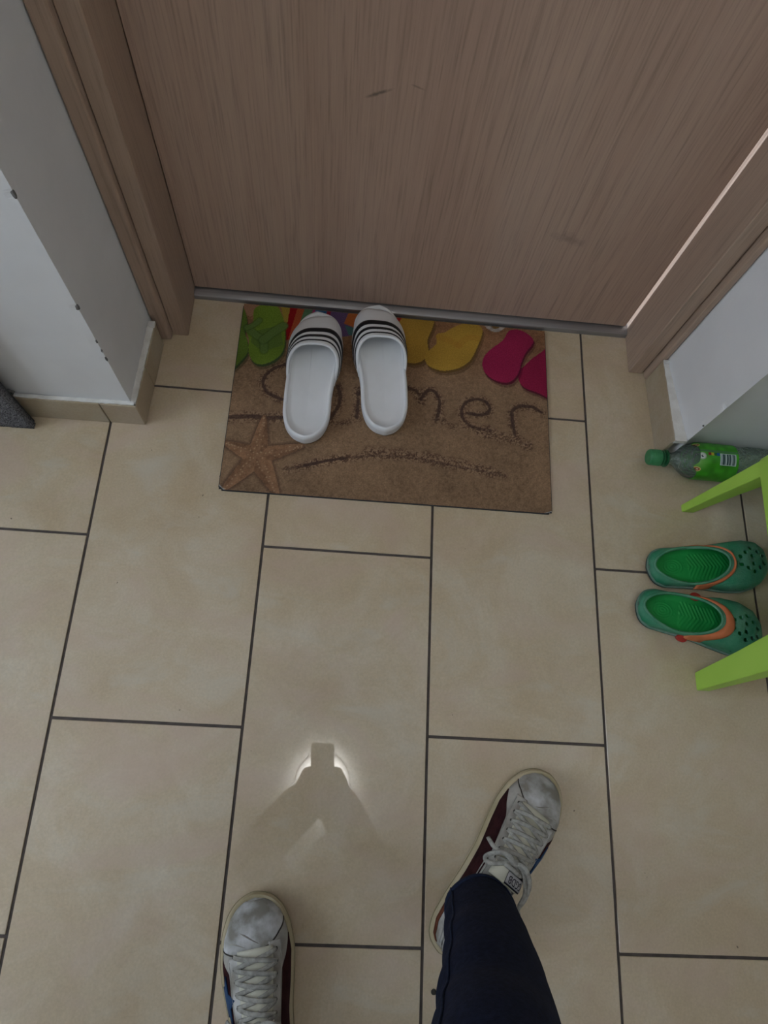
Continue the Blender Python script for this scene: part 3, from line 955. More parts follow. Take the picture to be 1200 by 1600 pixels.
def make_slide(side, loc, rz, label):
    """side +1: right foot"""
    root = empty('slide_sandal', loc, rz)
    tag(root, label, 'sandal', 'pair of white striped slides on the doormat')
    bend = lambda t: -side * 0.007 * math.sin(math.pi * max(0, t - 0.35) / 0.65 * 0.75) * 1.0
    le, ri = (SL_med, SL_lat) if side > 0 else (SL_lat, SL_med)
    O = smooth_poly(outline(SL_L, le, ri, bend=bend), 3)
    zt = lambda y: 0.030 + 0.004 * max(0, 1 - y / 0.06) ** 2
    lift = lambda y: 0.010 * max(0, (y / SL_L - 0.82) / 0.18) ** 2
    rg = []
    for d, zf in ((0.004, lambda y: lift(y)), (0.0005, lambda y: 0.003 + lift(y)), (-0.0015, lambda y: 0.011 + lift(y)), (-0.0005, lambda y: 0.017), (-0.002, lambda y: 0.023), (0.0, lambda y: zt(y) - 0.001), (0.002, lambda y: zt(y)), (0.0045, lambda y: zt(y) - 0.0006), (0.0065, lambda y: zt(y) - 0.0035)):
        P = inset(O, d)
        rg.append([(x, y, zf(y)) for x, y in P])
    bm = bmesh.new()
    ring_solid(bm, rg, True, False)
    fin('sole', bm, M['slide'], root)
    bm = bmesh.new()
    P = inset(O, 0.0062)
    r0 = [(x, y, zt(y) - 0.0030) for x, y in P]

    def zf(x, y, f):
        z = 0.0255 - 0.0025 * f
        z += 0.0022 * math.exp(-((y - 0.205) / 0.02) ** 2) * math.exp(-(x / 0.03) ** 2)
        z -= 0.0015 * math.exp(-((y - 0.05) / 0.035) ** 2) * f
        return z
    ring_solid(bm, [r0] + shrink_rings(P, SL_L, zf, 9), False, True)
    fin('footbed', bm, M['footbed'], root)
    # strap: arched band
    ns, nw = 40, 18
    hw_l, hw_r = 0.0535, 0.0535

    def strap_pt(s, w_, off=0.0):
        a = math.pi * s                                        # 0 = left side, pi = right side
        arch = math.sin(a)
        ar = arch ** 0.85
        out_ = -math.cos(a) * side                              # +1 on the outer side of the foot
        y_rear = 0.121 + (0.174 - 0.121) * ar - 0.004 * out_
        y_front = 0.218 + (0.254 - 0.218) * ar - 0.017 * out_
        y = y_rear + (y_front - y_rear) * w_
        t = y / SL_L
        narrow = 1 - 0.30 * max(0, (t - 0.74) / 0.26) ** 1.4
        tuck = 1 - 0.22 * max(0, 1 - (y - 0.118) / 0.05) ** 1.5 if y < 0.168 else 1.0
        c = math.cos(a)
        x = bend(min(t, 0.9)) - math.copysign(abs(c) ** 0.66, c) * (0.0535 + off) * narrow * tuck
        hgt = (0.074 - 0.030 * w_ ** 1.2)
        z = 0.007 + (hgt - 0.007 + off) * arch ** 0.72
        return (x, y, z)

    def strap_patch(name, s0, s1, w0, w1, off, m, nw_=nw, parent=root, thick=0.0):
        v, f = [], []
        for i in range(ns + 1):
            for j in range(nw_ + 1):
                v.append(strap_pt(s0 + (s1 - s0) * i / ns, w0 + (w1 - w0) * j / nw_, off))
        for i in range(ns):
            for j in range(nw_):
                a = i * (nw_ + 1) + j
                f.append((a, a + 1, a + nw_ + 2, a + nw_ + 1))
        o = pyd(name, v, f, m, parent, recalc=False)
        if thick: solidify(o, thick, -1)
        return o
    st = strap_patch('strap', 0.0, 1.0, 0.0, 1.0, 0.0, M['slide'])
    if sum(p_.normal.z for p_ in st.data.polygons) < 0: st.data.flip_normals()
    solidify(st, 0.004, -1)
    # rolled rim at the rear edge of the strap
    bm = bmesh.new()
    add_tube(bm, [strap_pt(i / 60, 0.012, -0.0012) for i in range(61)], 0.0027, 8)
    fin('rim', bm, M['slide'], st)
    for w0, w1 in ((0.092, 0.134), (0.225, 0.305), (0.405, 0.550)):
        so = strap_patch('stripe', 0.012, 0.988, w0, w1, 0.0006, M['stripe'], 3, parent=st)
        if sum(p_.normal.z for p_ in so.data.polygons) < 0: so.data.flip_normals()
        solidify(so, 0.0005, -1)
    return root


make_slide(-1, (0.3605, 0.5075, 0.0052), R(0.6), 'left one of the two white three-striped slides on the doormat, heel marked')
make_slide(1, (0.5095, 0.5375, 0.0052), R(4.2), 'right one of the two white three-striped slides, toe touching the door sill')

# --- clogs
CL_L = 0.224
CLW_out = [(0, 0), (0.015, 0.015), (0.05, 0.027), (0.12, 0.0345), (0.3, 0.0365), (0.46, 0.039), (0.62, 0.0465), (0.76, 0.0485), (0.88, 0.0425), (0.95, 0.029), (0.99, 0.012), (1, 0)]
CLW_in = [(0, 0), (0.015, 0.015), (0.05, 0.027), (0.12, 0.0345), (0.3, 0.0358), (0.46, 0.0372), (0.62, 0.0415), (0.78, 0.0435), (0.89, 0.039), (0.955, 0.028), (0.99, 0.013), (1, 0)]


def make_clog(side, loc, rz, label, scale=1.0, strap_w=(0.005, 0.006, 0, -1.7, 1.7, ())):
    root = empty('clog', loc, rz)
    root.scale = (scale, scale, scale)
    tag(root, label, 'clog', 'pair of green foam clogs under the stool')
    bend = lambda t: -side * 0.006 * max(0, t - 0.45) ** 1.5 * 3
    le, ri = (CLW_in, CLW_out) if side > 0 else (CLW_out, CLW_in)
    O = smooth_poly(outline(CL_L, le, ri, bend=bend), 3)
    lift = lambda y: 0.008 * max(0, (y / CL_L - 0.8) / 0.2) ** 2 + 0.004 * max(0, 1 - y / 0.03) ** 2
    bm = bmesh.new()
    ring_solid(bm, [[(x, y, zf(y)) for x, y in inset(O, d)] for d, zf in ((0.003, lambda y: lift(y)), (-0.001, lambda y: 0.002 + lift(y)), (-0.002, lambda y: 0.006 + lift(y)), (0.001, lambda y: 0.0075 + lift(y)))], True, True)
    fin('outsole', bm, M['clog_base'], root)
    bm = bmesh.new()
    ring_solid(bm, [[(x, y, zf(y)) for x, y in inset(O, d)] for d, zf in ((0.001, lambda y: 0.0072 + lift(y)), (-0.0025, lambda y: 0.0085 + lift(y)), (-0.003, lambda y: 0.0115 + lift(y) * .8), (0.0, lambda y: 0.0135 + lift(y) * .6))], True, True)
    fin('sole', bm, M['clog_sole'], root)
    HT = ([0, 0.01, 0.03, 0.08, 0.2, 0.35, 0.5, 0.62, 0.75, 0.87, 0.95, 0.985, 1.0], [0.018, 0.024, 0.028, 0.031, 0.032, 0.035, 0.043, 0.053, 0.055, 0.050, 0.041, 0.032, 0.020])
    lt = ([p[0] for p in le], [p[1] for p in le])
    rt = ([p[0] for p in ri], [p[1] for p in ri])

    def shell(t, v, off=0.0):
        # v in -1..1 across, t along
        wl_, wr_ = interp(lt, t), interp(rt, t)
        h = interp(HT, t)
        a = v * math.pi / 2
        sx_, cz = math.sin(a), math.cos(a)
        wv = wr_ if v > 0 else wl_
        # rounder ends
        x = bend(t) + math.copysign(abs(sx_) ** 0.62, sx_) * (wv + off)
        z = 0.012 + (h - 0.012 + off) * cz ** 0.55
        return Vector((x, t * CL_L, z))
    nt_, nv = 120, 96
    tt = [0.004 + 0.992 * (0.5 - 0.5 * math.cos(math.pi * (i / nt_))) for i in range(nt_ + 1)]
    P = [[shell(t, -1 + 2 * j / nv) for j in range(nv + 1)] for t in tt]
    # opening: egg-shaped hole in plan;  holes: ventilation holes on the toe box
    OC, OA, OB = 0.0718, 0.0648, 0.0343                        # centre, half length, half width
    holes = []
    for r_, (y, n_) in enumerate(((0.156, 2), (0.168, 3), (0.180, 4), (0.193, 3), (0.204, 2))):
        for k in range(n_):
            holes.append(((k - (n_ - 1) / 2) * 0.0145 + bend(y / CL_L), y, 0.0038))
    side_holes = [(s_, y) for s_ in (-1, 1) for y in (0.152, 0.168, 0.184, 0.198)]

    def oval(p):
        by = p.x - bend(p.y / CL_L)
        wfac = OB * (1 + 0.10 * (p.y - OC) / OA)
        return math.hypot((p.y - OC) / OA, by / wfac)
    kill = set()
    for i in range(nt_ + 1):
        for j in range(nv + 1):
            p = P[i][j]
            if p.z > 0.017 and oval(p) < 1: kill.add((i, j))
            for hx, hy, hr in holes:
                if p.z > 0.030 and math.hypot(p.x - hx, (p.y - hy) / 1.25) < hr: kill.add((i, j))
            for s_, hy in side_holes:
                if p.x * s_ > 0.02 and math.hypot((p.y - hy) / 1.5, p.z - 0.028) < 0.0030: kill.add((i, j))
    v = [tuple(P[i][j]) for i in range(nt_ + 1) for j in range(nv + 1)]
    vid = lambda i, j: i * (nv + 1) + j
    f = []
    rim_v = set()
    for i in range(nt_):
        for j in range(nv):
            q = [(i, j), (i + 1, j), (i + 1, j + 1), (i, j + 1)]
            k_ = sum(c in kill for c in q)
            if k_ == 4 or (k_ > 0 and all(oval(P[a][b]) < 1.08 for a, b in q) and k_ == 4): continue
            if k_ == 4: continue
            if k_ >= 1:
                for c in q:
                    if c in kill: rim_v.add(c)
            f.append(tuple(vid(*c) for c in q))
    # snap the rim vertices onto the exact hole outlines
    for (i, j) in rim_v:
        p = P[i][j].copy()
        if oval(p) < 1 and p.z > 0.017:
            s_ = 1 / max(oval(p), 0.3)
            b0 = bend(p.y / CL_L)
            ny, nx_ = OC + (p.y - OC) * s_, b0 + (p.x - b0) * s_
            p.x, p.y = nx_, ny
        else:
            for hx, hy, hr in holes:
                d = math.hypot(p.x - hx, (p.y - hy) / 1.25)
                if 1e-6 < d < hr and p.z > 0.030:
                    p.x, p.y = hx + (p.x - hx) * hr / d, hy + (p.y - hy) * hr / d
                    break
        v[vid(i, j)] = tuple(p)
    up = pyd('upper', v, f, M['clog'], root, recalc=False)
    bm = bmesh.new(); bm.from_mesh(up.data)
    bmesh.ops.delete(bm, geom=[x for x in bm.verts if not x.link_faces], context='VERTS')
    bmesh.ops.recalc_face_normals(bm, faces=bm.faces)
    cz = sum((fc.normal.z for fc in bm.faces))
    if cz < 0: bmesh.ops.reverse_faces(bm, faces=bm.faces)
    bm.to_mesh(up.data); bm.free()
    solidify(up, 0.0035, -1)
    # collar lip following the opening
    lip = []
    for k in range(73):
        a = 2 * math.pi * k / 72
        y = OC + OA * math.cos(a)
        wfac = OB * (1 + 0.10 * (y - OC) / OA)
        x = bend(y / CL_L) + wfac * math.sin(a)
        t = min(max(y / CL_L, 0.01), 0.99)
        wv = interp(rt, t) if math.sin(a) > 0 else interp(lt, t)
        sx_ = min(0.999, (abs(x - bend(t)) / wv) ** (1 / 0.62))
        z = 0.012 + (interp(HT, t) - 0.012) * math.cos(math.asin(sx_)) ** 0.55
        lip.append((x, y, z))
    bm = bmesh.new()
    add_tube(bm, lip, 0.0024, 8, cap=False)
    fin('collar', bm, M['clog_rim'], up)
    # bright inner footbed with ridges and a heel ring
    bm = bmesh.new()
    O2 = inset(O, 0.006)

    def zf(x, y, f):
        z = 0.0165
        z += 0.0011 * (0.5 + 0.5 * math.sin((y * 1.0 + abs(x) * 0.6) * 900)) * (1 if 0.075 < y < 0.16 and abs(x) < 0.024 else 0)
        d = math.hypot((y - 0.045) / 1.35, x)
        z += 0.0008 * (0.5 + 0.5 * math.sin(d * 1500)) * (1 if d < 0.017 else 0)
        return z
    gx_, gy_ = 48, 150
    vv, ff, ok = [], [], {}
    for i in range(gy_ + 1):
        y = 0.008 + (CL_L - 0.02) * i / gy_
        t = y / CL_L
        for j in range(gx_ + 1):
            q = -1 + 2 * j / gx_
            wv = (interp(rt, t) if q > 0 else interp(lt, t)) - 0.002
            x = bend(t) + q * wv
            vv.append((x, y, zf(x, y, 0) + 0.012 * max(0, abs(q) - 0.62) ** 1.6 * 2.2))
    for i in range(gy_):
        for j in range(gx_):
            a = i * (gx_ + 1) + j
            ff.append((a, a + 1, a + gx_ + 2, a + gx_ + 1))
    bm.free()
    pyd('footbed', vv, ff, M['clog_in'], root)
    # orange strap lying folded against the front edge of the opening
    def on_shell(x, y, off):
        t = min(max(y / CL_L, 0.01), 0.985)
        wv = interp(rt, t) if x - bend(t) > 0 else interp(lt, t)
        sx_ = min(0.9999, (min(0.9999, abs(x - bend(t)) / wv)) ** (1 / 0.62))
        over_ = max(0, abs(x - bend(t)) - wv)
        xx = bend(t) + math.copysign(min(abs(x - bend(t)), wv) + off, x - bend(t)) if over_ > 0 else x
        return Vector((xx, y, 0.012 + (interp(HT, t) - 0.012) * math.cos(math.asin(sx_)) ** 0.55 + off - over_ * 1.6))

    def strap_at(ph, q, off):
        # ph: angle round the opening, 0 = towards the toe, + = right-hand side
        wdt = strap_w[0] + (strap_w[1] - strap_w[0]) * math.exp(-((ph - strap_w[2]) / 0.65) ** 2)
        g = 1.07
        y0, x0 = OC + OA * g * math.cos(ph), OB * (1 + 0.10 * math.cos(ph)) * g * math.sin(ph)
        nx_, ny_ = math.sin(ph) / OB, math.cos(ph) / OA
        l_ = math.hypot(nx_, ny_)
        y1 = y0 + wdt * q * ny_ / l_
        return on_shell(bend(min(y1 / CL_L, .98)) + x0 + wdt * q * nx_ / l_, y1, off)
    nst = 72
    v, f = [], []
    for i in range(nst + 1):
        ph_ = strap_w[3] + (strap_w[4] - strap_w[3]) * i / nst
        for j in range(7):
            q = j / 6
            v.append(tuple(strap_at(ph_, q, 0.0022 + 0.0022 * math.sin(math.pi * q))))
    for i in range(nst):
        for j in range(6):
            a = i * 7 + j
            f.append((a, a + 7, a + 8, a + 1))
    st = pyd('strap', v, f, M['orange'], root, recalc=False)
    if sum(p_.normal.z for p_ in st.data.polygons) < 0: st.data.flip_normals()
    solidify(st, 0.0028, -1)
    for ph_ in strap_w[5]:
        p = strap_at(ph_, 0.45, 0.0045)
        n_ = Vector((math.copysign(0.35, p.x), 0, 0.94)).normalized()
        bm = bmesh.new()
        add_tube(bm, [p - n_ * 0.006, p - n_ * 0.0002, p + n_ * 0.0010, p + n_ * 0.0014], [0.0068, 0.0068, 0.0060, 0.003], 20, up=Vector((0, 1, 0)))
        for v_ in bm.verts: v_.co.y = p.y + (v_.co.y - p.y) * 1.45
        fin('rivet', bm, M['rivet'], st, ang=40)
    return root


make_clog(1, (1.003, 0.3125, 0.0003), R(-86), 'green clog farther from the viewer, nearer the bottle, its orange strap a thin edge', 1.0, (0.0042, 0.0062, 0.9, -1.5, 1.45, ()))
make_clog(-1, (0.977, 0.2425, 0.0003), R(-101), 'green clog nearer the viewer with broad orange strap and red rivet showing', 1.0, (0.0052, 0.0165, 0.22, -1.28, 1.46, (-1.2, 1.37)))


# ------------------------------------------------------------------ bottle
BR_, BY, BZ = 0.0355, 0.5243, 0.0362
bt = empty('bottle', (1.012, BY, 0.0))
bt.rotation_euler = (0, 0, R(-0.6))
tag(bt, 'clear plastic drink bottle with green cap and label lying against the wall', 'bottle')
prof = [(0.036, 0.0115), (0.044, 0.0118), (0.050, 0.0135), (0.056, 0.0185), (0.064, 0.0255), (0.074, 0.0315), (0.086, 0.0348), (0.096, 0.0355), (0.160, 0.0355), (0.166, 0.0345), (0.176, 0.0335), (0.186, 0.0352), (0.215, 0.0355), (0.222, 0.0345), (0.230, 0.0335), (0.238, 0.0352), (0.262, 0.0355), (0.272, 0.034), (0.279, 0.028), (0.280, 0.018), (0.276, 0.008)]
bm = bmesh.new()
rows = []
for x, r in prof:
    row = []
    for k in range(64):
        a = 2 * math.pi * k / 64
        rr = r
        if 0.05 < x < 0.1: rr = r * (1 + 0.018 * mnoise.noise(Vector((x * 70, math.cos(a) * 2.2, math.sin(a) * 2.2))) - 0.012)
        row.append(bm.verts.new((x, math.cos(a) * rr, BZ + math.sin(a) * rr)))
    rows.append(row)
for a, b_ in zip(rows, rows[1:]):
    for k in range(64): bm.faces.new((a[k], a[(k + 1) % 64], b_[(k + 1) % 64], b_[k]))
bm.faces.new(rows[-1])
fin('bottle_body', bm, M['pet'], bt)
bm = bmesh.new()
rows = []
for x, r in ((-0.001, 0.0005), (-0.001, 0.0125), (0.0005, 0.0142), (0.003, 0.0148), (0.022, 0.0150), (0.0235, 0.0142), (0.0235, 0.0105)):
    rows.append([bm.verts.new((x, math.cos(2 * math.pi * k / 96) * (r + (0.00045 if k % 2 and 0.001 < x < 0.023 and r > 0.014 else 0)), BZ + math.sin(2 * math.pi * k / 96) * (r + (0.00045 if k % 2 and 0.001 < x < 0.023 and r > 0.014 else 0)))) for k in range(96)])
for a, b_ in zip(rows, rows[1:]):
    for k in range(96): bm.faces.new((a[k], a[(k + 1) % 96], b_[(k + 1) % 96], b_[k]))
fin('cap', bm, M['cap'], bt, ang=35)
bm = bmesh.new()
for xs_, r in (((0.0245, 0.0255, 0.0285, 0.0295), (0.0128, 0.0148, 0.0148, 0.0128)), ((0.0305, 0.0315, 0.0345, 0.0358), (0.0120, 0.0165, 0.0165, 0.0120))):
    rows = [[bm.verts.new((x, math.cos(2 * math.pi * k / 48) * q, BZ + math.sin(2 * math.pi * k / 48) * q)) for k in range(48)] for x, q in zip(xs_, r)]
    for a, b_ in zip(rows, rows[1:]):
        for k in range(48): bm.faces.new((a[k], a[(k + 1) % 48], b_[(k + 1) % 48], b_[k]))
fin('neck_ring', bm, M['cap_ring'], bt, ang=35)
bm = bmesh.new()
add_tube(bm, [(0.003, 0, BZ), (0.040, 0, BZ)], 0.0100, 32)
fin('neck', bm, M['pet'], bt)
# wrap label: one sheet, printed; x along the bottle, angle around it
lx0, lx1 = 0.074, 0.158
nlx, nla = 170, 420
LXg, LAg = np.meshgrid(np.linspace(lx0, lx1, nlx), np.linspace(-math.pi, math.pi, nla), indexing='ij')


def label_cols(Xm, An):
    """Xm metres along the bottle, An angle from the top (positive away from the wall)"""
    s = An * 35.5 - 4.5                                              # mm round the girth
    x = (Xm - lx0) * 1000
    n3 = vnoise(x, s, 9, 21)
    col = np.array((0.045, 0.30, 0.012))[None, None, :] * (0.7 + 0.6 * n3)[..., None]

    def over(mask, c):
        m = np.asarray(mask, float)[..., None]
        nonlocal col
        col = col * (1 - m) + np.asarray(c) * m
    over(0.8 * sm(34, 8, x) * sm(26, 2, np.abs(s - 9)), (0.20, 0.46, 0.10))
    over((s > -13) & (s < -8.5), (0.07, 0.20, 0.075))          # seam of the wrap
    over(np.hypot(x - 14, s + 0) < 7.0, (0.40, 0.47, 0.38))
    over(np.hypot(x - 14, s + 0) < 5.3, (0.62, 0.66, 0.62))
    over((np.hypot((x - 14), (s - 0.4)) < 2.4) & (np.hypot(x - 15.4, s + 1.2) > 2.0), (0.02, 0.03, 0.05))
    over((x > 25) & (x < 30.5) & (s > -7.5) & (s < -1.8), (0.22, 0.012, 0.012))
    over((x > 30.5) & (x < 36) & (s > -7.5) & (s < -1.8), (0.52, 0.42, 0.02))
    over((x > 36) & (x < 41.5) & (s > -7.5) & (s < -1.8), (0.01, 0.11, 0.04))
    over((x > 41.5) & (x < 47) & (s > -7.5) & (s < -1.8), (0.012, 0.09, 0.33))
    bx = (x > 48) & (x < 79) & (s > -7) & (s < 15)
    over(bx, (0.55, 0.64, 0.62))
    bars = np.random.default_rng(8).random(64) < 0.52
    bi = np.clip(((x - 50) / 0.5).astype(int), 0, 63)
    over(bx & (x > 50) & (x < 77.5) & (s > -6) & (s < 14) & bars[bi], (0.025, 0.07, 0.065))
    for s0 in (-27, 27):
        over(np.hypot((x - 7) / 7.5, (s - s0) / 5.0) < 1, (0.55, 0.45, 0.16))
        over(np.hypot((x - 7) / 5.6, (s - s0) / 3.3) < 1, (0.22, 0.06, 0.025))
        over((np.abs(x - 8) < 1.6) & (np.abs(s - s0) < 0.9), (0.6, 0.5, 0.4))
    return np.clip(col, 0.002, 1)


lc = label_cols(LXg, LAg)
lr = np.interp(LXg, [p[0] for p in prof], [p[1] for p in prof]) + 0.0004
co = np.stack([LXg, -np.sin(LAg) * lr, BZ + np.cos(LAg) * lr], -1)
# the label's neck edge is scalloped: keep only what lies inside its outline
idx = np.arange(nlx * nla).reshape(nlx, nla)
quads = np.stack([idx[:-1, :-1], idx[:-1, 1:], idx[1:, 1:], idx[1:, :-1]], -1).reshape(-1, 4)
edge = lx0 + 0.010 - 0.010 * np.clip(np.maximum(np.exp(-((np.abs(LAg) - 0.76) / 0.22) ** 2), np.exp(-((np.abs(LAg) - 2.4) / 0.3) ** 2)), 0, 1)
keep = (LXg >= edge).ravel()[quads].all(1)
quads = quads[keep]
used = np.unique(quads)
remap = -np.ones(nlx * nla, int)
remap[used] = np.arange(len(used))
quads = remap[quads]
me = bpy.data.meshes.new('label')
me.vertices.add(len(used))
me.vertices.foreach_set('co', co.reshape(-1, 3)[used].ravel())
me.loops.add(quads.size)
me.loops.foreach_set('vertex_index', quads.ravel())
me.polygons.add(len(quads))
me.polygons.foreach_set('loop_start', np.arange(0, quads.size, 4))
me.update(calc_edges=True)
at = me.color_attributes.new('print', 'FLOAT_COLOR', 'POINT')
at.data.foreach_set('color', np.concatenate([lc.reshape(-1, 3)[used], np.ones((len(used), 1))], 1).ravel())
me.polygons.foreach_set('use_smooth', [True] * len(me.polygons))
me.materials.append(M['bottle_print'])
link('label', me, bt)

# ------------------------------------------------------------------ stool
stl = empty('stool', (1.25, 0.275, 0.0))
tag(stl, 'lime green plastic low stool with splayed legs at the right edge', 'stool')
SZ = 0.205
sc_ = Vector((1.25, 0.275))
top_c = [(1.123, 0.456), (1.113, 0.123), (1.405, 0.115), (1.413, 0.430)]        # leg tops
foot_c = [(1.086, 0.4455), (1.078, 0.0985), (1.44, 0.09), (1.448, 0.438)]        # leg feet
for (tx, ty), (fx, fy), yw in zip(top_c, foot_c, (0.62, 1.3, 1.3, 0.62)):
    sx_ = 1 if tx < sc_.x else -1                              # flange runs inwards
    sy_ = 1 if ty < sc_.y else -1
    v, f = [], []
    for z_, (cx0, cy0), w_ in ((0.0003, (fx, fy), 0.024), (0.006, (fx + (tx - fx) * 0.03, fy + (ty - fy) * 0.03), 0.0245), (SZ * 0.5, ((fx + tx) / 2, (fy + ty) / 2), 0.033), (SZ + 0.004, (tx, ty), 0.045)):
        for (dx, dy) in ((0, 0), (w_, 0), (w_, w_ * yw), (0, w_ * yw)):
            v.append((cx0 + sx_ * dx - 1.25, cy0 + sy_ * dy - 0.275, z_))
    for r_ in range(3):
        for k in range(4):
            f.append((r_ * 4 + k, r_ * 4 + (k + 1) % 4, r_ * 4 + 4 + (k + 1) % 4, r_ * 4 + 4 + k))
    f += [(0, 1, 2, 3), (12, 13, 14, 15)]
    lg = pyd('leg', v, f, M['stool'], stl, smooth=False)
    bv = lg.modifiers.new('soft', 'BEVEL')
    bv.width = 0.0022
    bv.segments = 2


def rrect(corners, r, n=6):
    out = []
    for i in range(4):
        p0, p1, p2 = Vector(corners[i - 1]), Vector(corners[i]), Vector(corners[(i + 1) % 4])
        a = p1 + (p0 - p1).normalized() * r
        b = p1 + (p2 - p1).normalized() * r
        for k in range(n + 1):
            t = k / n
            out.append((1 - t) ** 2 * a + 2 * t * (1 - t) * p1 + t * t * b)
    return out


bm = bmesh.new()
cs = [(x - 1.25, y - 0.275) for x, y in ((1.1175, 0.463), (1.1085, 0.116), (1.409, 0.108), (1.417, 0.437))]
rr0 = rrect(cs, 0.02)
ctr = Vector((0.0125, 0.0))


def off_ring(s, z): return [(ctr.x + (p.x - ctr.x) * s, ctr.y + (p.y - ctr.y) * s, z) for p in rr0]


ring_solid(bm, [off_ring(0.955, 0.200), off_ring(0.985, 0.197), off_ring(1.0, 0.198), off_ring(0.997, 0.232), off_ring(0.985, 0.238), off_ring(0.93, 0.240)], False, True)
st_o = fin('seat', bm, M['stool'], stl, ang=30)
bm = bmesh.new()
add_box(bm, (-0.055, -0.016, 0.2395), (0.08, 0.016, 0.2412), 0.0006)
fin('hand_grip', bm, M['seam'], st_o, smooth=False)

# ------------------------------------------------------------------ carpeted panel at the left
cp = empty('carpet_panel', (-0.24, 0.5075, 0))
tag(cp, 'dark grey speckled carpeted panel standing upright by the left skirting', 'panel')
bm = bmesh.new()
bmesh.ops.create_grid(bm, x_segments=28, y_segments=90, size=0.5)
for v_ in bm.verts:
    x, y = v_.co.x, v_.co.y
    v_.co = Vector((x * 0.216, 0.0, 0.0006 + (y + 0.5) * 0.72))
    e_ = 0.0022 * mnoise.noise(Vector((v_.co.x * 90, 0, v_.co.z * 90)))
    v_.co.y = -0.0085 + e_
    if abs(x) > 0.499: v_.co.x += 0.002 * mnoise.noise(Vector((5, 0, v_.co.z * 140)))
bmesh.ops.recalc_face_normals(bm, faces=bm.faces)
pl = fin('carpet_face', bm, M['carpet'], cp, recalc=False)
solidify(pl, 0.011, 1 if pl.data.polygons[0].normal.y > 0 else -1)
box('core_board', (-0.105, 0.0045, 0.0006), (0.105, 0.0085, 0.715), M['rubber'], cp)

# little dark crumb on the floor by the right trouser leg
bm = bmesh.new()
bmesh.ops.create_icosphere(bm, subdivisions=2, radius=0.0042)
for v_ in bm.verts: v_.co = Vector((v_.co.x, v_.co.y, v_.co.z * 0.3 + 0.0014)) * (1 + 0.15 * mnoise.noise(v_.co * 400))
tag(fin('crumb', bm, M['crumb'], loc=(0.624, -0.357, 0.0002)), 'small round dark crumb on the tile beside the right trouser leg', 'crumb')


# ------------------------------------------------------------------ person
person = empty('person', (0.50, -0.42, 0))
tag(person, 'standing person in dark blue jeans and worn white sneakers, only legs in view', 'person')
PO = Vector((0.50, -0.42, 0))


def capsule(bm, pts, rads, seg=14):
    """tapered limb with round joints; welded later by the voxel remesh"""
    for p, r in zip(pts, rads):
        g = bmesh.ops.create_icosphere(bm, subdivisions=2, radius=r)
        for v_ in g['verts']: v_.co += Vector(p)
    for (p, q), (r, s_) in zip(zip(pts, pts[1:]), zip(rads, rads[1:])):
        add_tube(bm, [p, q], [r * 0.995, s_ * 0.995], seg)


def ellipsoid(bm, c, r, rot=None):
    g = bmesh.ops.create_icosphere(bm, subdivisions=3, radius=1)
    for v_ in g['verts']:
        q = Vector((v_.co.x * r[0], v_.co.y * r[1], v_.co.z * r[2]))
        if rot: q = rot @ q
        v_.co = q + Vector(c)


def remeshed(name, bm, m, parent, vox, smooth=4, fac=0.5):
    for v_ in bm.verts: v_.co -= PO
    o = fin(name, bm, m, parent, recalc=True)
    md = o.modifiers.new('weld', 'REMESH')
    md.mode = 'VOXEL'
    md.voxel_size = vox
    md.use_smooth_shade = True
    s_ = o.modifiers.new('smooth', 'SMOOTH')
    s_.iterations = smooth
    s_.factor = fac
    return o


RX = CAM_ROT.to_matrix()
PH = lambda x, y, z: CAM_LOC + RX @ Vector((x, y, z))         # the phone's own frame: lens at its origin
hipL, hipR = Vector((0.415, -0.475, 0.88)), Vector((0.565, -0.470, 0.88))
kneeL, kneeR = Vector((0.400, -0.470, 0.49)), Vector((0.603, -0.288, 0.485))
ankL, ankR = Vector((0.397, -0.478, 0.105)), Vector((0.670, -0.240, 0.105))
shL, shR = Vector((0.315, -0.49, 1.385)), Vector((0.665, -0.49, 1.385))
elL, elR = Vector((0.250, -0.340, 1.125)), Vector((0.612, -0.375, 1.110))
wrL, wrR = PH(-0.058, -0.153, 0.088), PH(0.056, -0.155, 0.088)
bm = bmesh.new()
capsule(bm, [hipL, kneeL, ankL], [0.070, 0.048, 0.034])
capsule(bm, [hipR, kneeR, ankR], [0.070, 0.048, 0.027])
capsule(bm, [ankL - Vector((0, 0, 0.045)), ankL + Vector((-0.02, 0.10, -0.066))], [0.026, 0.018])
capsule(bm, [ankR - Vector((0, 0, 0.045)), ankR + Vector((0.055, 0.083, -0.066))], [0.026, 0.018])
ellipsoid(bm, (0.49, -0.48, 0.93), (0.145, 0.095, 0.11))
ellipsoid(bm, (0.49, -0.485, 1.08), (0.125, 0.085, 0.13))
ellipsoid(bm, (0.49, -0.49, 1.27), (0.150, 0.095, 0.15))
capsule(bm, [shL, (0.49, -0.495, 1.40), shR], [0.050, 0.065, 0.050])
capsule(bm, [(0.49, -0.49, 1.41), (0.488, -0.468, 1.50)], [0.055, 0.052])
HC = Vector((0.487, -0.435, 1.585))
tilt = Matrix.Rotation(R(-34), 3, 'X')                        # face looks down to the phone
ellipsoid(bm, HC + tilt @ Vector((0, -0.012, 0.022)), (0.073, 0.092, 0.088), tilt)
ellipsoid(bm, HC + tilt @ Vector((0, 0.022, -0.040)), (0.056, 0.060, 0.066), tilt)
capsule(bm, [HC + tilt @ Vector((0, 0.082, 0.006)), HC + tilt @ Vector((0, 0.098, -0.020))], [0.008, 0.012])
for s_ in (-1, 1):
    ellipsoid(bm, HC + tilt @ Vector((s_ * 0.074, -0.008, -0.008)), (0.008, 0.018, 0.030), tilt)
    ellipsoid(bm, HC + tilt @ Vector((s_ * 0.009, 0.083, -0.046)), (0.014, 0.005, 0.0045), tilt)
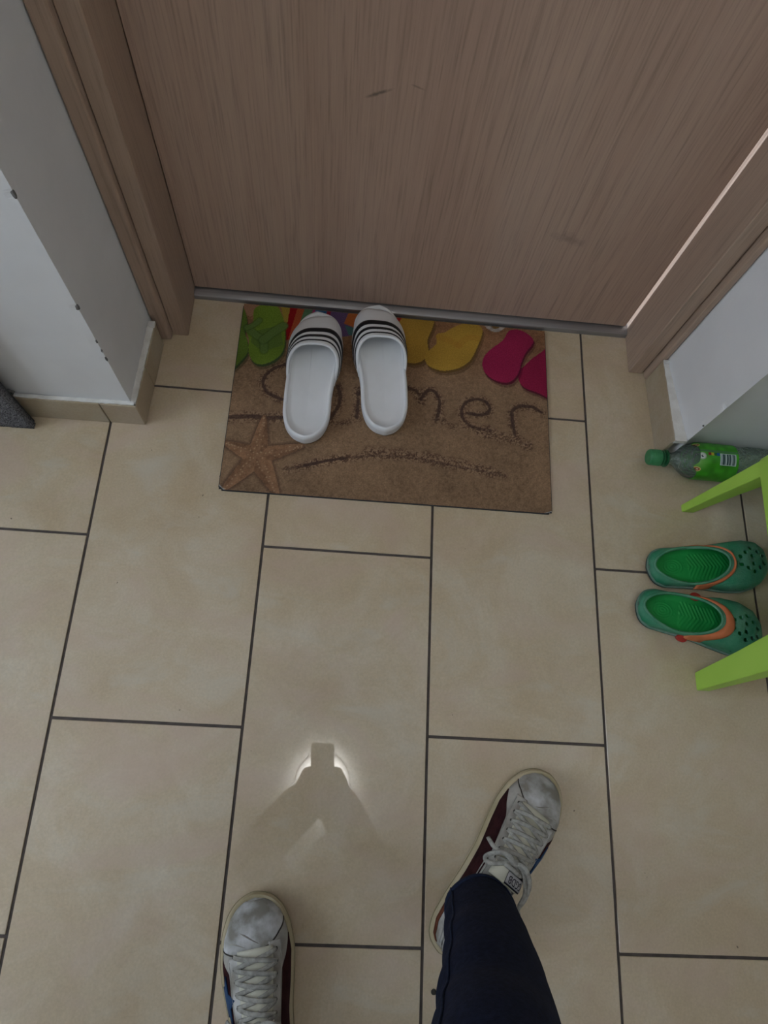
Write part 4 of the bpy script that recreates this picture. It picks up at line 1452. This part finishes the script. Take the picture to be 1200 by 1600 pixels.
for s_, sh_, el_, wr_ in ((-1, shL, elL, wrL), (1, shR, elR, wrR)):
    capsule(bm, [sh_, el_, wr_], [0.045, 0.037, 0.025])
    capsule(bm, [wr_, PH(s_ * 0.066, -0.128, 0.042), PH(s_ * 0.061, -0.100, 0.014)], [0.026, 0.025, 0.017])
    for k, (yb, ln_) in enumerate(((-0.076, 0.9), (-0.094, 1.0), (-0.112, 0.94), (-0.129, 0.76))):
        yb2 = yb - (0.0 if s_ < 0 else 0.002)
        capsule(bm, [PH(s_ * 0.060, yb2 - 0.006, 0.012), PH(s_ * 0.0545, yb2, -0.004), PH(s_ * 0.043, yb2 + 0.003, -0.0105), PH(s_ * (0.043 - 0.024 * ln_), yb2 + 0.005, -0.0095), PH(s_ * (0.043 - 0.038 * ln_), yb2 + 0.006, -0.0088)], [0.0098, 0.0088, 0.0082, 0.0078, 0.0068], 10)
    capsule(bm, [PH(s_ * 0.066, -0.122, 0.026), PH(s_ * 0.052, -0.098, 0.026), PH(s_ * 0.034, -0.082, 0.0225), PH(s_ * 0.018, -0.074, 0.0205)], [0.014, 0.0115, 0.0098, 0.0085], 10)
body = remeshed('body', bm, M['skin'], person, 0.0038, 3)
# eyes and hair
for s_ in (-1, 1):
    bm = bmesh.new()
    bmesh.ops.create_uvsphere(bm, u_segments=16, v_segments=10, radius=0.0115)
    for v_ in bm.verts: v_.co += HC + tilt @ Vector((s_ * 0.030, 0.070, 0.006)) - PO
    ey = fin('eye', bm, M['eye'], person)
    bm = bmesh.new()
    c0 = HC + tilt @ Vector((s_ * 0.030, 0.0805, 0.004)) - PO
    d0 = tilt @ Vector((0, 1, -0.1))
    add_tube(bm, [c0 - d0 * 0.001, c0 + d0 * 0.0018], [0.0055, 0.003], 16)
    fin('iris', bm, M['iris'], ey)
bm = bmesh.new()
ellipsoid(bm, HC + tilt @ Vector((0, -0.020, 0.034)), (0.081, 0.094, 0.088), tilt)
ellipsoid(bm, HC + tilt @ Vector((0, -0.055, -0.015)), (0.074, 0.060, 0.075), tilt)
ellipsoid(bm, HC + tilt @ Vector((0.02, 0.045, 0.085)), (0.055, 0.035, 0.028), tilt)
remeshed('hair', bm, M['hair'], person, 0.006, 2)
# shirt with long sleeves
bm = bmesh.new()
for k in range(9):
    f_ = k / 8
    ellipsoid(bm, (0.488, -0.468 - 0.022 * f_, 0.93 + 0.38 * f_), (0.158 + 0.014 * f_ - 0.012 * math.sin(math.pi * f_), 0.118 + 0.006 * math.sin(math.pi * f_), 0.10))
capsule(bm, [shL, (0.49, -0.495, 1.385), shR], [0.062, 0.080, 0.062])
for s_, sh_, el_, wr_ in ((-1, shL, elL, wrL), (1, shR, elR, wrR)):
    capsule(bm, [sh_, el_, wr_ + (el_ - wr_) * 0.04], [0.066, 0.068, 0.070])
remeshed('shirt', bm, M['shirt'], person, 0.007, 14)


# jeans: one continuous garment; folds are ring-by-ring bulges of the legs
def leg_rings(pts, rads, n=70, seg=40, seed=0, fold=1.0, lean=0.0):
    P = catmull(pts, 14)
    rr_ = np.interp(np.linspace(0, 1, len(P)), np.linspace(0, 1, len(rads)), rads)
    rows = []
    for i, p in enumerate(P):
        p = Vector(p)
        d = Vector(P[min(i + 1, len(P) - 1)]) - Vector(P[max(i - 1, 0)])
        d.normalize()
        a_ = d.cross(Vector((0, 1, 0))).normalized()
        b_ = a_.cross(d)
        row = []
        for k in range(seg):
            t = 2 * math.pi * k / seg
            q = p.z
            w_ = 1 + fold * (0.040 * math.sin(q * 75 + 2.0 * math.sin(t + seed) + seed) * (0.5 + 0.5 * math.sin(t * 1.0 + seed * 2)) + 0.035 * mnoise.noise(Vector((math.cos(t) * 1.2, math.sin(t) * 1.2, q * 9 + seed))))
            row.append(p + a_ * math.cos(t) * rr_[i] * w_ + b_ * math.sin(t) * rr_[i] * w_)
        rows.append(row)
    return rows


def jeans_leg(bm, rows):
    vs = [[bm.verts.new(p) for p in r] for r in rows]
    n = len(vs[0])
    for a_, b_ in zip(vs, vs[1:]):
        for k in range(n): bm.faces.new((a_[k], a_[(k + 1) % n], b_[(k + 1) % n], b_[k]))
    bm.faces.new(vs[0][::-1])
    bm.faces.new(vs[-1])


hemR, hemL = Vector((0.6735, -0.236, 0.088)), Vector((0.400, -0.470, 0.075))
bm = bmesh.new()
rowsR = leg_rings([hemR, (0.6650, -0.246, 0.16), (0.6475, -0.262, 0.27), (0.627, -0.284, 0.38), (0.605, -0.292, 0.475), (0.590, -0.335, 0.62), (0.572, -0.42, 0.80), (0.565, -0.465, 0.90)], [0.0505, 0.0525, 0.0580, 0.0640, 0.067, 0.074, 0.084, 0.088], seed=1.3, fold=1.3)
rowsL = leg_rings([hemL, (0.399, -0.478, 0.16), (0.400, -0.490, 0.30), (0.402, -0.480, 0.48), (0.408, -0.478, 0.65), (0.415, -0.475, 0.80), (0.42, -0.475, 0.90)], [0.054, 0.056, 0.062, 0.068, 0.076, 0.084, 0.088], seed=4.1, fold=0.8)
jeans_leg(bm, rowsR)
jeans_leg(bm, rowsL)
ellipsoid(bm, (0.49, -0.478, 0.92), (0.160, 0.110, 0.115))
jeans = remeshed('jeans', bm, M['denim'], person, 0.0045, 3)
# turned hems and the outer seam as raised strips
for rows in (rowsR, rowsL):
    bm = bmesh.new()
    c0 = sum(rows[0], Vector()) / len(rows[0])
    pts = [c0 + (p - c0) * 1.0 for p in rows[0]] + [c0 + (rows[0][0] - c0)]
    rr2 = []
    for (dz, sc2) in ((-0.001, 0.93), (-0.001, 1.015), (0.0015, 1.022), (0.011, 1.015), (0.0125, 0.98)):
        rr2.append([tuple(c0 + (p - c0) * sc2 + Vector((0, 0, dz)) - PO) for p in rows[0]])
    ring_solid(bm, rr2, False, False)
    fin('hem', bm, M['denim_hem'], jeans)
    bm = bmesh.new()
    k_ = 4
    add_tube(bm, [(sum(r, Vector()) / len(r)) + (r[k_] - sum(r, Vector()) / len(r)) * 1.01 - PO for r in rows[:int(len(rows) * 0.8)]], 0.0016, 6)
    fin('seam', bm, M['denim_hem'], jeans)

# --- sneakers
SH_L = 0.306
SW_lat = ([0, 0.012, 0.04, 0.10, 0.22, 0.36, 0.50, 0.64, 0.74, 0.84, 0.92, 0.965, 0.99, 1.0], [0, 0.016, 0.027, 0.036, 0.040, 0.042, 0.0475, 0.0535, 0.0545, 0.050, 0.040, 0.028, 0.015, 0])
SW_med = ([0, 0.012, 0.04, 0.10, 0.22, 0.36, 0.50, 0.64, 0.74, 0.84, 0.92, 0.965, 0.99, 1.0], [0, 0.016, 0.027, 0.035, 0.0375, 0.037, 0.0395, 0.0465, 0.050, 0.0475, 0.039, 0.028, 0.015, 0])
SH_H = ([0, 0.02, 0.06, 0.15, 0.25, 0.35, 0.42, 0.49, 0.56, 0.64, 0.72, 0.80, 0.87, 0.93, 0.97, 1.0], [0.050, 0.066, 0.076, 0.078, 0.078, 0.080, 0.083, 0.088, 0.084, 0.077, 0.069, 0.061, 0.054, 0.047, 0.039, 0.030])


def make_sneaker(side, loc, rz, label, right):
    """side +1: right foot, lateral side on +x"""
    bend = lambda t: -side * (0.006 * max(0, t - 0.45) ** 1.3 * 1.6)
    LT, RT = (SW_med, SW_lat) if side > 0 else (SW_lat, SW_med)
    le = list(zip(*LT)); ri = list(zip(*RT))

    def surf(t, v, off=0.0):
        """v: -1 medial ... +1 lateral"""
        vv = v * side
        wv = (interp(RT, t) if vv > 0 else interp(LT, t))
        a = vv * math.pi / 2
        sx_, cz = math.sin(a), math.cos(a)
        inset_ = 0.0045
        wv = max(wv - inset_, 0.0005)
        g = min(1, max(0, (t - 0.62) / 0.22))
        g = g * g * (3 - 2 * g)
        x = bend(t) + math.copysign(abs(sx_) ** (1.0 - 0.16 * g), sx_) * (wv + off)
        y = 0.0045 + t * (SH_L - 0.009) + off * (2 * t - 1) * 0.6
        z = 0.024 + (interp(SH_H, t) - 0.024 + off) * abs(cz) ** (1.12 - 0.36 * g)
        return Vector((x, y, z))

    def patch(name, t0, t1, vlo, vhi, off, m, parent, nt_=36, nv=14, thick=0.0012, smooth=True):
        v, f = [], []
        for i in range(nt_ + 1):
            t = t0 + (t1 - t0) * i / nt_
            a, b = vlo(t), vhi(t)
            for j in range(nv + 1): v.append(tuple(surf(t, a + (b - a) * j / nv, off)))
        for i in range(nt_):
            for j in range(nv):
                k = i * (nv + 1) + j
                q = (k, k + 1, k + nv + 2, k + nv + 1)
                f.append(q if side < 0 else q[::-1])
        o = pyd(name, v, f, m, parent, recalc=False, smooth=smooth)
        # make the normals point outwards
        o.data.update()
        mid = o.data.polygons[len(o.data.polygons) // 2]
        c = Vector(mid.center) - Vector((bend(0.5), mid.center[1], 0.028))
        if mid.normal.dot(c) < 0: o.data.flip_normals()
        if thick: solidify(o, thick, -1)
        return o
    # upper, with the foot opening left out
    nt_, nv = 80, 44
    tt = [0.5 - 0.5 * math.cos(math.pi * i / nt_) for i in range(nt_ + 1)]
    v = [tuple(surf(t, -1 + 2 * j / nv)) for t in tt for j in range(nv + 1)]
    f = []
    for i in range(nt_):
        for j in range(nv):
            tm, vm = (tt[i] + tt[i + 1]) / 2, -1 + 2 * (j + 0.5) / nv
            if 0.05 < tm < 0.46 and abs(vm) < 0.40 * math.sin(math.pi * (tm - 0.05) / 0.41) ** 0.5: continue
            k = i * (nv + 1) + j
            f.append((k, k + 1, k + nv + 2, k + nv + 1))
    sn_ = pyd('sneaker', v, f, M['leather'], person, recalc=False)
    bm = bmesh.new(); bm.from_mesh(sn_.data)
    bmesh.ops.remove_doubles(bm, verts=bm.verts, dist=1e-5)
    bmesh.ops.delete(bm, geom=[x for x in bm.verts if not x.link_faces], context='VERTS')
    bmesh.ops.recalc_face_normals(bm, faces=bm.faces)
    if sum(fc.normal.z for fc in bm.faces) < 0: bmesh.ops.reverse_faces(bm, faces=bm.faces)
    bm.to_mesh(sn_.data); bm.free()
    solidify(sn_, 0.0025, -1)
    sn_.location = Vector(loc) - PO
    sn_.rotation_euler = (0, 0, rz)
    sn_['label'] = label
    # sole
    O = smooth_poly(outline(SH_L, le, ri, n=60, bend=bend), 2)
    lift = lambda y: 0.009 * max(0, (y / SH_L - 0.78) / 0.22) ** 2
    bm = bmesh.new()
    ring_solid(bm, [[(x, y, zf(y)) for x, y in inset(O, d)] for d, zf in ((0.004, lambda y: lift(y)), (0.0, lambda y: 0.002 + lift(y)), (-0.0012, lambda y: 0.008 + lift(y)), (-0.001, lambda y: 0.020 + lift(y) * .8), (0.001, lambda y: 0.0265 + lift(y) * .7), (0.0038, lambda y: 0.0275 + lift(y) * .6), (0.006, lambda y: 0.026 + lift(y) * .5))], True, True)
    fin('sole', bm, M['sole'], sn_, ang=60)
    # thin darker line round the sole, a shadow put into its colour
    bm = bmesh.new()
    P = inset(O, -0.0014)
    add_tube(bm, [(x, y, 0.0165 + lift(y) * .8) for x, y in P + P[:1]], 0.0009, 6, cap=False)
    fin('sole_line', bm, M['sole_line'], sn_)
    ph = 0.35 if right else 1.2
    # toe box: its rear edge runs obliquely, far forward on the inner side
    t_edge = lambda v: float(np.interp(v, [-1, -0.75, -0.5, -0.28, 0.0, 0.25, 0.5, 0.8, 1.0], [0.895, 0.87, 0.845, 0.81, 0.785, 0.782, 0.79, 0.80, 0.81]))

    def patch_v(name, v0, v1, tlo, thi, off, m, nv=30, nt_=24, thick=0.0012):
        v, f = [], []
        for j in range(nv + 1):
            vv = v0 + (v1 - v0) * j / nv
            a, b = tlo(vv), thi(vv)
            for i in range(nt_ + 1): v.append(tuple(surf(a + (b - a) * i / nt_, vv, off)))
        for j in range(nv):
            for i in range(nt_):
                k = j * (nt_ + 1) + i
                f.append((k, k + 1, k + nt_ + 2, k + nt_ + 1))
        o = pyd(name, v, f, m, sn_, recalc=False)
        if sum(p_.normal.z for p_ in o.data.polygons) < 0: o.data.flip_normals()
        return solidify(o, thick, -1)
    patch_v('vamp', -0.96, 0.96, lambda v: 0.68, lambda v: min(0.99, t_edge(v) + 0.02), 0.0006, M['leather_dirty'])
    patch_v('toe_box', -0.95, 0.95, t_edge, lambda v: 0.985, 0.0014, M['leather_clean'])
    for s_ in (-1, 1):
        eye = patch('eyestay', 0.475, 0.815 if s_ < 0 else 0.775, lambda t, s_=s_: s_ * (0.22 + 0.05 * (0.80 - t)), lambda t, s_=s_: s_ * 0.52, 0.0022, M['leather_dirty'] if s_ < 0 else M['leather'], sn_, 40, 8, 0.0018)
        bm = bmesh.new()
        add_tube(bm, [surf(t, s_ * 0.49, 0.0024) for t in np.linspace(0.48, 0.80 if s_ < 0 else 0.76, 40)], 0.0005, 5)
        fin('stitching', bm, M['lace'], eye)
    bm = bmesh.new()
    add_tube(bm, [surf(t_edge(v_) - 0.002, v_, 0.0012) for v_ in np.linspace(-0.94, 0.94, 70)], 0.0011, 6)
    fin('toe_seam', bm, M['seam'], sn_)
    # creases over the toe joints
    for (v0_, v1_, t0_, t1_) in ((0.15, 0.62, 0.81, 0.83), (-0.05, 0.3, 0.815, 0.87)):
        bm = bmesh.new()
        add_tube(bm, [surf(t0_ + (t1_ - t0_) * k / 12 + 0.008 * math.sin(k / 12 * math.pi), v0_ + (v1_ - v0_) * k / 12, 0.0010) for k in range(13)], [0.0004 + 0.0009 * math.sin(math.pi * k / 12) for k in range(13)], 6)
        fin('crease', bm, M['leather_dirty'], sn_)
    # suede side panels and star
    patch('side_panel', 0.20, 0.815, lambda t: -0.985, lambda t: -(0.53 + 0.40 * max(0, (t - 0.68) / 0.135) ** 1.5), 0.0014, M['suede'], sn_, 40, 10)
    patch('side_panel', 0.20, 0.775, lambda t: 0.53 + 0.40 * max(0, (t - 0.70) / 0.075) ** 1.5, lambda t: 0.985, 0.0012, M['suede'], sn_, 40, 10)
    # five-pointed star sewn on the outer side
    v, f = [], []
    tc0, vc0 = 0.60, 0.71
    for k in range(10):
        a = math.pi / 2 + k * math.pi / 5 + 0.15
        r_ = 1.0 if k % 2 == 0 else 0.46
        for fr in (1.0, 0.5):
            v.append(tuple(surf(tc0 + 0.105 * r_ * fr * math.sin(a), min(0.985, vc0 + 0.27 * r_ * fr * math.cos(a)), 0.0030)))
    v.append(tuple(surf(tc0, vc0, 0.0030)))
    for k in range(10):
        k2 = (k + 1) % 10
        f.append((2 * k, 2 * k2, 2 * k2 + 1, 2 * k + 1))
        f.append((2 * k + 1, 2 * k2 + 1, 20))
    st_ = pyd('star', v, f, M['blue'], sn_, smooth=True)
    if st_.data.polygons[0].normal.x * side < 0: st_.data.flip_normals()
    solidify(st_, 0.0018, -1)
    # heel: white counter with brown back tab and piping
    patch('heel_counter', 0.012, 0.20, lambda t: -0.95, lambda t: -0.50, 0.0010, M['leather'], sn_, 20, 10)
    patch('heel_counter', 0.012, 0.20, lambda t: 0.50, lambda t: 0.95, 0.0010, M['leather'], sn_, 20, 10)
    for s_ in (-1, 1):
        patch('heel_stripe', 0.02, 0.235, lambda t, s_=s_: s_ * 0.985, lambda t, s_=s_: s_ * 0.80, 0.0022, M['suede_brown'], sn_, 20, 5)
        for vv_ in (0.47, 0.56):
            bm = bmesh.new()
            add_tube(bm, [surf(t, s_ * vv_, 0.0012) for t in np.linspace(0.03, 0.46, 40)], 0.0011, 6)
            fin('piping', bm, M['lace'], sn_)
    # tongue: padded cream flap standing up under the laces
    def tongue_pt(t, q, off):
        k = max(0, (0.545 - t) / 0.10)
        p = surf(t, q * (0.30 + 0.10 * min(1, k)), 0.0010 + 0.002 * (1 - q * q) + off)
        p.z += 0.020 * k ** 1.3 * (1 - 0.25 * q * q)
        p.y -= 0.003 * k
        return p
    v, f = [], []
    n1_, n2_ = 30, 12
    for i in range(n1_ + 1):
        t = 0.435 + (0.80 - 0.435) * i / n1_
        for j in range(n2_ + 1): v.append(tuple(tongue_pt(t, -1 + 2 * j / n2_, 0)))
    for i in range(n1_):
        for j in range(n2_):
            k = i * (n2_ + 1) + j
            f.append((k, k + 1, k + n2_ + 2, k + n2_ + 1))
    tg = pyd('tongue', v, f, M['tongue'], sn_)
    solidify(tg, 0.005, 0)
    # tongue label: black band with a pale strip carrying four letters
    def tongue_patch(name, t0, t1, q0, q1, off, m):
        v, f = [], []
        for i in range(9):
            for j in range(13): v.append(tuple(tongue_pt(t0 + (t1 - t0) * i / 8, (q0 + (q1 - q0) * j / 12) * side, off)))
        for i in range(8):
            for j in range(12):
                k = i * 13 + j
                f.append((k, k + 1, k + 14, k + 13))
        o = pyd(name, v, f, m, sn_)
        if o.data.polygons[40].normal.z < 0: o.data.flip_normals()
        return solidify(o, 0.0008, 1)
    q0, q1 = (-0.12, 1.02)
    tongue_patch('tongue_band', 0.440, 0.525, q0, q1, 0.0042, M['black_band'])
    tongue_patch('tongue_label', 0.447, 0.492, q0 + 0.02, q1, 0.0052, M['label_grey'])
    cu = bpy.data.curves.new('letters', 'FONT')
    cu.body = 'GGDB'
    cu.size = 0.0115
    cu.align_x, cu.align_y = 'CENTER', 'CENTER'
    cu.extrude = 0.0003
    to = bpy.data.objects.new('tmp', cu)
    C.objects.link(to)
    bpy.context.view_layer.update()
    tm_ = bpy.data.meshes.new_from_object(to.evaluated_get(bpy.context.evaluated_depsgraph_get()))
    bpy.data.objects.remove(to)
    wtxt = max(v_.co.x for v_ in tm_.vertices) * 2
    for v_ in tm_.vertices:                                   # wrap the letters on the label, read from the toe-end upside down
        fx = v_.co.x / wtxt                                    # -0.5..0.5 along the reading direction
        q = (q0 + q1) / 2 + 0.03 - side * fx * (q1 - q0) * 0.80
        t = 0.469 - v_.co.y / SH_L * 1.15
        v_.co = tongue_pt(t, q * side, 0.0064 + (v_.co.z) * 0.5)
    tm_.materials.clear()
    tm_.materials.append(M['black_band'])
    tm_.name = 'letters'
    link('letters', tm_, sn_)
    # eyelets and laces
    rows_t = [0.780, 0.733, 0.686, 0.639, 0.592, 0.545, 0.50]
    for t in rows_t:
        for s_ in (-1, 1):
            p = surf(t, s_ * 0.36, 0.0034)
            bm = bmesh.new()
            add_tube(bm, [p - Vector((0, 0, 0.003)), p + Vector((0, 0, 0.0004))], 0.0024, 12)
            fin('eyelet', bm, M['seam'], sn_)
    for r_ in range(len(rows_t)):
        t = rows_t[r_]
        for s_ in ((-1, 1) if r_ < len(rows_t) - 1 else (1,)):
            t2 = rows_t[min(r_ + 1, len(rows_t) - 1)]
            pts = []
            for k in range(15):
                f_ = k / 14
                q = s_ * 0.36 * (1 - 2 * f_)
                lift_ = 0.0042 + 0.0042 * math.sin(math.pi * f_) + (0.0018 if s_ > 0 else 0) * math.sin(math.pi * f_)
                extra = 0.020 * max(0, (0.545 - (t + (t2 - t) * f_)) / 0.10) ** 1.3 * math.sin(math.pi * f_) ** 0.5
                p = surf(t + (t2 - t) * f_, q, lift_)
                p.z += extra
                pts.append(p)
            tube('lace', pts, 0.0032, M['lace'], sn_, 8, 0.40)
    # bow: two loops, two ends and the knot
    knot = surf(0.535, 0.0, 0.009) + Vector((0, -0.002, 0.004))
    kx = knot.x

    def world_local(dx, dy, dz): return knot + Vector((dx, dy, dz))
    loops = [[(0, 0, 0), (-0.014, 0.004, 0.006), (-0.030, -0.004, 0.005), (-0.038, -0.018, -0.004), (-0.030, -0.022, -0.002), (-0.014, -0.010, 0.001), (0, 0, 0)],
             [(0, 0, 0), (0.014, 0.004, 0.006), (0.032, -0.008, 0.002), (0.042, -0.028, -0.012), (0.042, -0.040, -0.018), (0.036, -0.022, -0.006), (0.016, -0.001, 0.002), (0, 0, 0)],
             [(0, 0, 0), (-0.016, 0.002, 0.003), (-0.032, 0.000, -0.010), (-0.044, 0.006, -0.026)],
             [(0, 0, 0), (0.022, 0.000, 0.003), (0.040, -0.020, -0.010), (0.047, -0.044, -0.030), (0.054, -0.050, -0.036)]]
    for lp in loops:
        tube('lace', catmull([world_local(*p) for p in lp], 6), 0.0032, M['lace'], sn_, 8, 0.45)
    bm = bmesh.new()
    bmesh.ops.create_icosphere(bm, subdivisions=2, radius=0.0065)
    for v_ in bm.verts: v_.co = Vector((v_.co.x * 1.2, v_.co.y, v_.co.z * 0.8)) + knot
    fin('knot', bm, M['lace'], sn_)
    return sn_


make_sneaker(1, (0.6285, -0.3015, 0.0003), R(-35.5), 'right sneaker, stepping forward, pale toe, maroon sides and blue star', True)
make_sneaker(-1, (0.4120, -0.5310, 0.0003), R(12.5), 'left sneaker at the bottom edge, scuffed white toe, blue star', False)

# ------------------------------------------------------------------ phone held by the person; the lens is at the camera
phn = empty('smartphone', tuple(CAM_LOC))
phn.rotation_euler = CAM_ROT
tag(phn, 'black phone held upright in both hands, its silhouette mirrored in the floor', 'phone')
bm = bmesh.new()
rrp = rrect([(-0.0375, 0.013), (-0.0375, -0.149), (0.0375, -0.149), (0.0375, 0.013)], 0.010)
cpx = Vector((0, -0.068))


def phr(s, z): return [((p.x - cpx.x) * s + cpx.x, (p.y - cpx.y) * s + cpx.y, z) for p in rrp]


ring_solid(bm, [phr(0.97, 0.0030), phr(1.0, 0.0045), phr(1.0, 0.0100), phr(0.985, 0.0112)])
fin('phone_shell', bm, M['phone'], phn, ang=50)
bm = bmesh.new()
ring_solid(bm, [phr(0.965, 0.0113), phr(0.965, 0.0118)])
fin('screen', bm, M['phone_glass'], phn, smooth=False)
bm = bmesh.new()
add_tube(bm, [(0, 0, 0.0028), (0, 0, 0.0014)], [0.008, 0.0075], 24)
fin('lens_ring', bm, M['phone_glass'], phn, ang=40)
